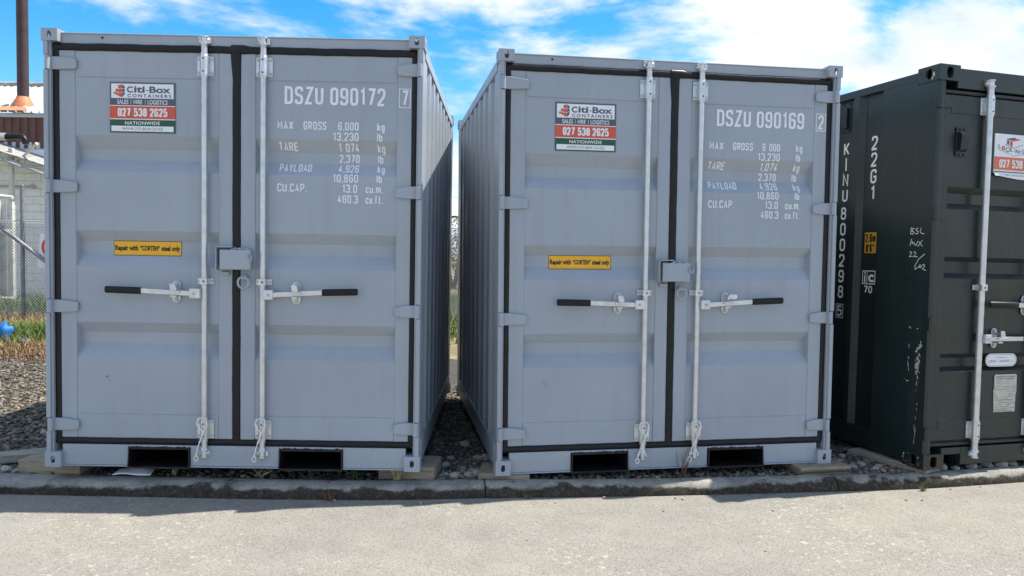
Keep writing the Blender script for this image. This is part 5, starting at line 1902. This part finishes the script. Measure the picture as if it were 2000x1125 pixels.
# blue plastic bag and old tyre on the yard ground
bb = MB()
bb.ball((0, 0, 0.14), 0.15, (0.62, 0.6, 1.05), 16, 12)
bb.ball((0.17, -0.05, 0.02), 0.13, (1.6, 0.9, 0.22), 14, 8)
bb.ball((-0.12, -0.08, 0.03), 0.12, (1.2, 0.9, 0.3), 14, 8)
for i, v in enumerate(bb.v):
    q = Vector(v)
    d = 0.075 * mnoise.noise(q * 8) + 0.035 * mnoise.noise(q * 21)
    bb.v[i] = (q.x + d, q.y + d * 0.6, max(0.0, q.z + d))
bag = bb.build('plastic_bag', 'blue_tarp', None)
bag.location = (-7.25, 10.92, 0.06)
tag(bag, 'crumpled bright blue plastic bag on the dry grass', 'bag')
ty = MB()
nA, nB = 32, 12
vs = []
for i in range(nA):
    a = 2 * math.pi * i / nA
    for j in range(nB):
        b = 2 * math.pi * j / nB
        rr = 0.27 + 0.085 * math.copysign(abs(math.cos(b)) ** 0.7, math.cos(b))
        vs.append((rr * math.cos(a), 0.10 * math.copysign(abs(math.sin(b)) ** 0.7, math.sin(b)), rr * math.sin(a)))
ty.add(vs, [(i * nB + j, ((i + 1) % nA) * nB + j, ((i + 1) % nA) * nB + (j + 1) % nB, i * nB + (j + 1) % nB) for i in range(nA) for j in range(nB)], True)
tyre = ty.build('old_tyre', 'tyre', None)
tyre.location = (-9.28, 13.2, 0.38)
tyre.rotation_euler = (-0.2, 0, 0.5)
tag(tyre, 'old black tyre leaning on its edge in the dry grass', 'tyre')
# dead branch and litter
br = MB()
for i in range(7):
    x = -7.5 + rnd.uniform(0, 1.6)
    y = 10.1 + rnd.uniform(-0.3, 0.3)
    br.tube([(x, y, 0.08), (x + 0.3, y + rnd.uniform(-0.1, 0.1), 0.12), (x + 0.7, y + rnd.uniform(-0.2, 0.2), 0.08)], [0.012, 0.010, 0.004], 6)
tag(br.build('dead_branches', 'weed_red', None), 'brown dead branches lying between gravel and dry grass', 'branches', kind='stuff')

# workshop building
BY = 19.0
bld = empty('workshop_building', (-12.0, BY, 0.0))
tag(bld, 'white block workshop with brown corrugated upper wall and pale iron roof', 'building')
bx_ = bld.location.x
MB().box(-18 - bx_, -7 - bx_, 0.03, 0.3, 0, 4.0).build('wall', 'mortar', bld)
blk = MB().box(-0.192, 0.192, -0.012, 0.03, -0.092, 0.092)
b0 = blk.build('block', 'block', bld, 0.004, 1)
b0.location = (-14.2 - bx_, 0, 0.1)
for r_ in range(20):
    for c_ in range(14):
        if r_ == 0 and c_ == 0:
            continue
        o = b0.copy()
        col.objects.link(o)
        o.parent = bld
        o.location = (-14.2 - bx_ + c_ * 0.39 + (0.195 if r_ % 2 else 0), rnd.uniform(-0.002, 0.002), 0.1 + r_ * 0.19)
corr_wall('upper_wall', 'brown_clad', bld, -18 - bx_, -7 - bx_, 3.85, 4.66, lambda s, d, z: (s, 0.02 + d, z), 0.20, 0.09, 0.07, 0.03, 0, 0.0)
MB().box(-18 - bx_, -7 - bx_, -0.02, 0.06, 4.60, 4.70).build('eave_flashing', 'roof_iron', bld, 0.01)
rf0 = None
rise = math.tan(math.radians(19.5))
for i in range(14):                                            # roof sheets with standing ribs
    m_ = MB()
    xa = 0.0
    n_ = 4
    prf = []
    for q in range(n_):
        b = 0.2 * q
        prf += [(b, 0.0), (b + 0.155, 0.0), (b + 0.165, 0.035), (b + 0.19, 0.035)]
    prf.append((0.8, 0.0))
    for (a, za), (b, zb_) in zip(prf[:-1], prf[1:]):
        m_.add([(a, -0.10, 4.70 + za), (b, -0.10, 4.70 + zb_), (b, 4.1, 4.70 + zb_ + 4.2 * rise), (a, 4.1, 4.70 + za + 4.2 * rise)], [(0, 1, 2, 3)])
    if rf0 is None:
        rf0 = m_.build('roof_sheet', 'roof_iron', bld, recalc=False)
        rf0.location = (-18 - bx_, 0, 0)
    else:
        o = rf0.copy()
        col.objects.link(o)
        o.parent = bld
        o.location = (-18 - bx_ + i * 0.8, 0, 0)
MB().tube([(-18 - bx_, 4.1, 4.75 + 4.2 * rise), (-7 - bx_, 4.1, 4.75 + 4.2 * rise)], 0.09, 10).build('ridge_cap', 'awning', bld)
# rusty stain strip and the flue on the roof
fl = MB().tube([(-12.62 - bx_, 0.85, 5.0), (-12.62 - bx_, 0.85, 10.5)], 0.135, 20)
flue = fl.build('flue', 'flue', bld)
MB().tube([(-12.62 - bx_, 0.85, 4.94), (-12.62 - bx_, 0.85, 5.02), (-12.62 - bx_, 0.85, 5.22), (-12.62 - bx_, 0.85, 5.26)], [0.285, 0.28, 0.16, 0.15], 16).build('flue_cone', 'orange', flue)
MB().tube([(-12.62 - bx_, 0.85, 4.70), (-12.62 - bx_, 0.85, 4.95)], [0.27, 0.23], 16).build('flue_collar', 'zinc', flue)
MB().add([(-13.4 - bx_, -0.06, 4.70 + 0.04 * rise + 0.045), (-11.95 - bx_, -0.06, 4.70 + 0.04 * rise + 0.045), (-12.3 - bx_, 0.45, 4.70 + 0.55 * rise + 0.045), (-13.0 - bx_, 0.45, 4.70 + 0.55 * rise + 0.045)], [(0, 1, 2, 3)]).build('flashing_sheet', 'orange', flue, recalc=False)
# lean-to awning sloping down along the wall
aw = MB()
for i in range(9):
    x = -14.3 + i * 0.38
    z = 4.30 - 0.30 * (x + 14.3)
    aw.add([(x - bx_, -0.95, z), (x + 0.40 - bx_, -0.95, z - 0.12), (x + 0.40 - bx_, 0.02, z + 0.02), (x - bx_, 0.02, z + 0.14),
            (x - bx_, -0.95, z + 0.035), (x + 0.40 - bx_, -0.95, z - 0.085), (x + 0.40 - bx_, 0.02, z + 0.055), (x - bx_, 0.02, z + 0.175)],
           [(0, 1, 2, 3), (4, 7, 6, 5), (0, 4, 5, 1), (1, 5, 6, 2), (2, 6, 7, 3), (3, 7, 4, 0)])
aw.build('awning', 'awning', bld)
aw = MB()
for i in range(6):
    a = -13.9 + i * 0.5
    aw.tube([(a - bx_, -0.9, 4.20 - 0.30 * (a + 14.3)), (a + 0.9 - bx_, -0.98, 4.12 - 0.30 * (a + 15.2))], 0.03, 6)
aw.build('awning_batten', 'zinc', bld)
MB().tube([(-12.0 - bx_, -0.6, 3.3), (-11.2 - bx_, -0.9, 3.85)], 0.035, 6).build('awning_brace', 'gate_white', bld)
MB().box(-11.95 - bx_, -11.85 - bx_, -0.80, -0.70, 0.0, 3.75).build('awning_post', 'gate_white', bld, 0.01)
MB().tube([(-14 - bx_, -0.08, 2.93), (-11.85 - bx_, -0.08, 2.90)], 0.025, 8).ball((-11.83 - bx_, -0.08, 2.90), 0.06, (1, 1, 1), 10, 6).build('wall_conduit', 'zinc', bld)

# exhaust pipe lying along the awning
ep = empty('exhaust_pipe', (-11.9, 17.9, 4.0))
tag(ep, 'rusty pipe with silver joint and black elbow resting on the awning', 'pipe')
MB().tube([(-1.6, 0, -0.12), (-0.16, 0, -0.03)], 0.045, 10).build('rusty_length', 'rust', ep)
MB().tube([(-0.19, 0, -0.04), (-0.14, 0, -0.035)], 0.10, 12).build('flange', 'orange', ep)
MB().tube([(-0.14, 0, -0.03), (0.12, 0, -0.03)], 0.085, 14).build('silver_joint', 'galv', ep)
MB().tube([(0.12, 0, -0.03), (0.35, 0, -0.02), (0.5, 0, -0.03), (0.56, 0, -0.12), (0.56, 0, -0.2)], [0.075, 0.07, 0.075, 0.075, 0.07], 12).build('elbow', 'rubber', ep)

# white slatted gate behind the mesh
gt = empty('yard_gate', (-10.6, 15.7, 0.0))
tag(gt, 'white steel yard gate standing behind the chain-link fence', 'gate')
for x in (-1.2, -0.55, -0.2, 0.08, 0.36):
    MB().box(x - 0.035, x + 0.035, -0.04, 0.04, 0.0, 2.38 - 0.10 * x).build('upright', 'gate_white', gt, 0.008)
for z in (2.42, 1.72, 0.35):
    MB().tube([(-1.3, -0.06, z + 0.14), (0.42, -0.06, z)], 0.045, 10).build('rail', 'gate_white', gt)
for i in range(9):
    MB().box(-1.25 + i * 0.185, -1.25 + i * 0.185 + 0.165, 0.045, 0.06, 0.1, 2.3).build('panel_sheet', 'gate_white', gt, 0.004)

# shrub seen through the slit between the containers
sh_root = empty('leafy_shrub', (-2.32, 30.0, 0.05))
tag(sh_root, 'leafy green shrub seen through the slit between the grey containers', 'shrub')
tk = MB()
for i in range(6):
    a = i * 1.05
    tk.tube([(0.05 * math.cos(a), 0.05 * math.sin(a), 0), (0.35 * math.cos(a), 0.35 * math.sin(a), 0.9), (0.9 * math.cos(a), 0.9 * math.sin(a), 1.9)], [0.06, 0.04, 0.012], 6)
tk.build('trunk', 'trunk', sh_root)
n = 9000
cl = rng.normal(0, 1, (26, 3)) * [0.95, 0.9, 0.45] + [0, 0, 1.75]
ctr = cl[rng.integers(0, 26, n)] + rng.normal(0, 0.24, (n, 3))
ctr[:, 2] = np.clip(ctr[:, 2], 0.25, 2.75)
a1 = rng.normal(0, 1, (n, 3)); a1 /= np.linalg.norm(a1, axis=1)[:, None]
a2 = np.cross(a1, rng.normal(0, 1, (n, 3))); a2 /= np.linalg.norm(a2, axis=1)[:, None]
sz = rng.uniform(0.03, 0.06, n)[:, None]
V = np.stack([ctr - a1 * sz, ctr + a2 * sz * 0.5, ctr + a1 * sz, ctr - a2 * sz * 0.5], 1).reshape(-1, 3)
F = np.arange(n * 4).reshape(-1, 4)
np_mesh('crown', V, F, 'leaf', sh_root)
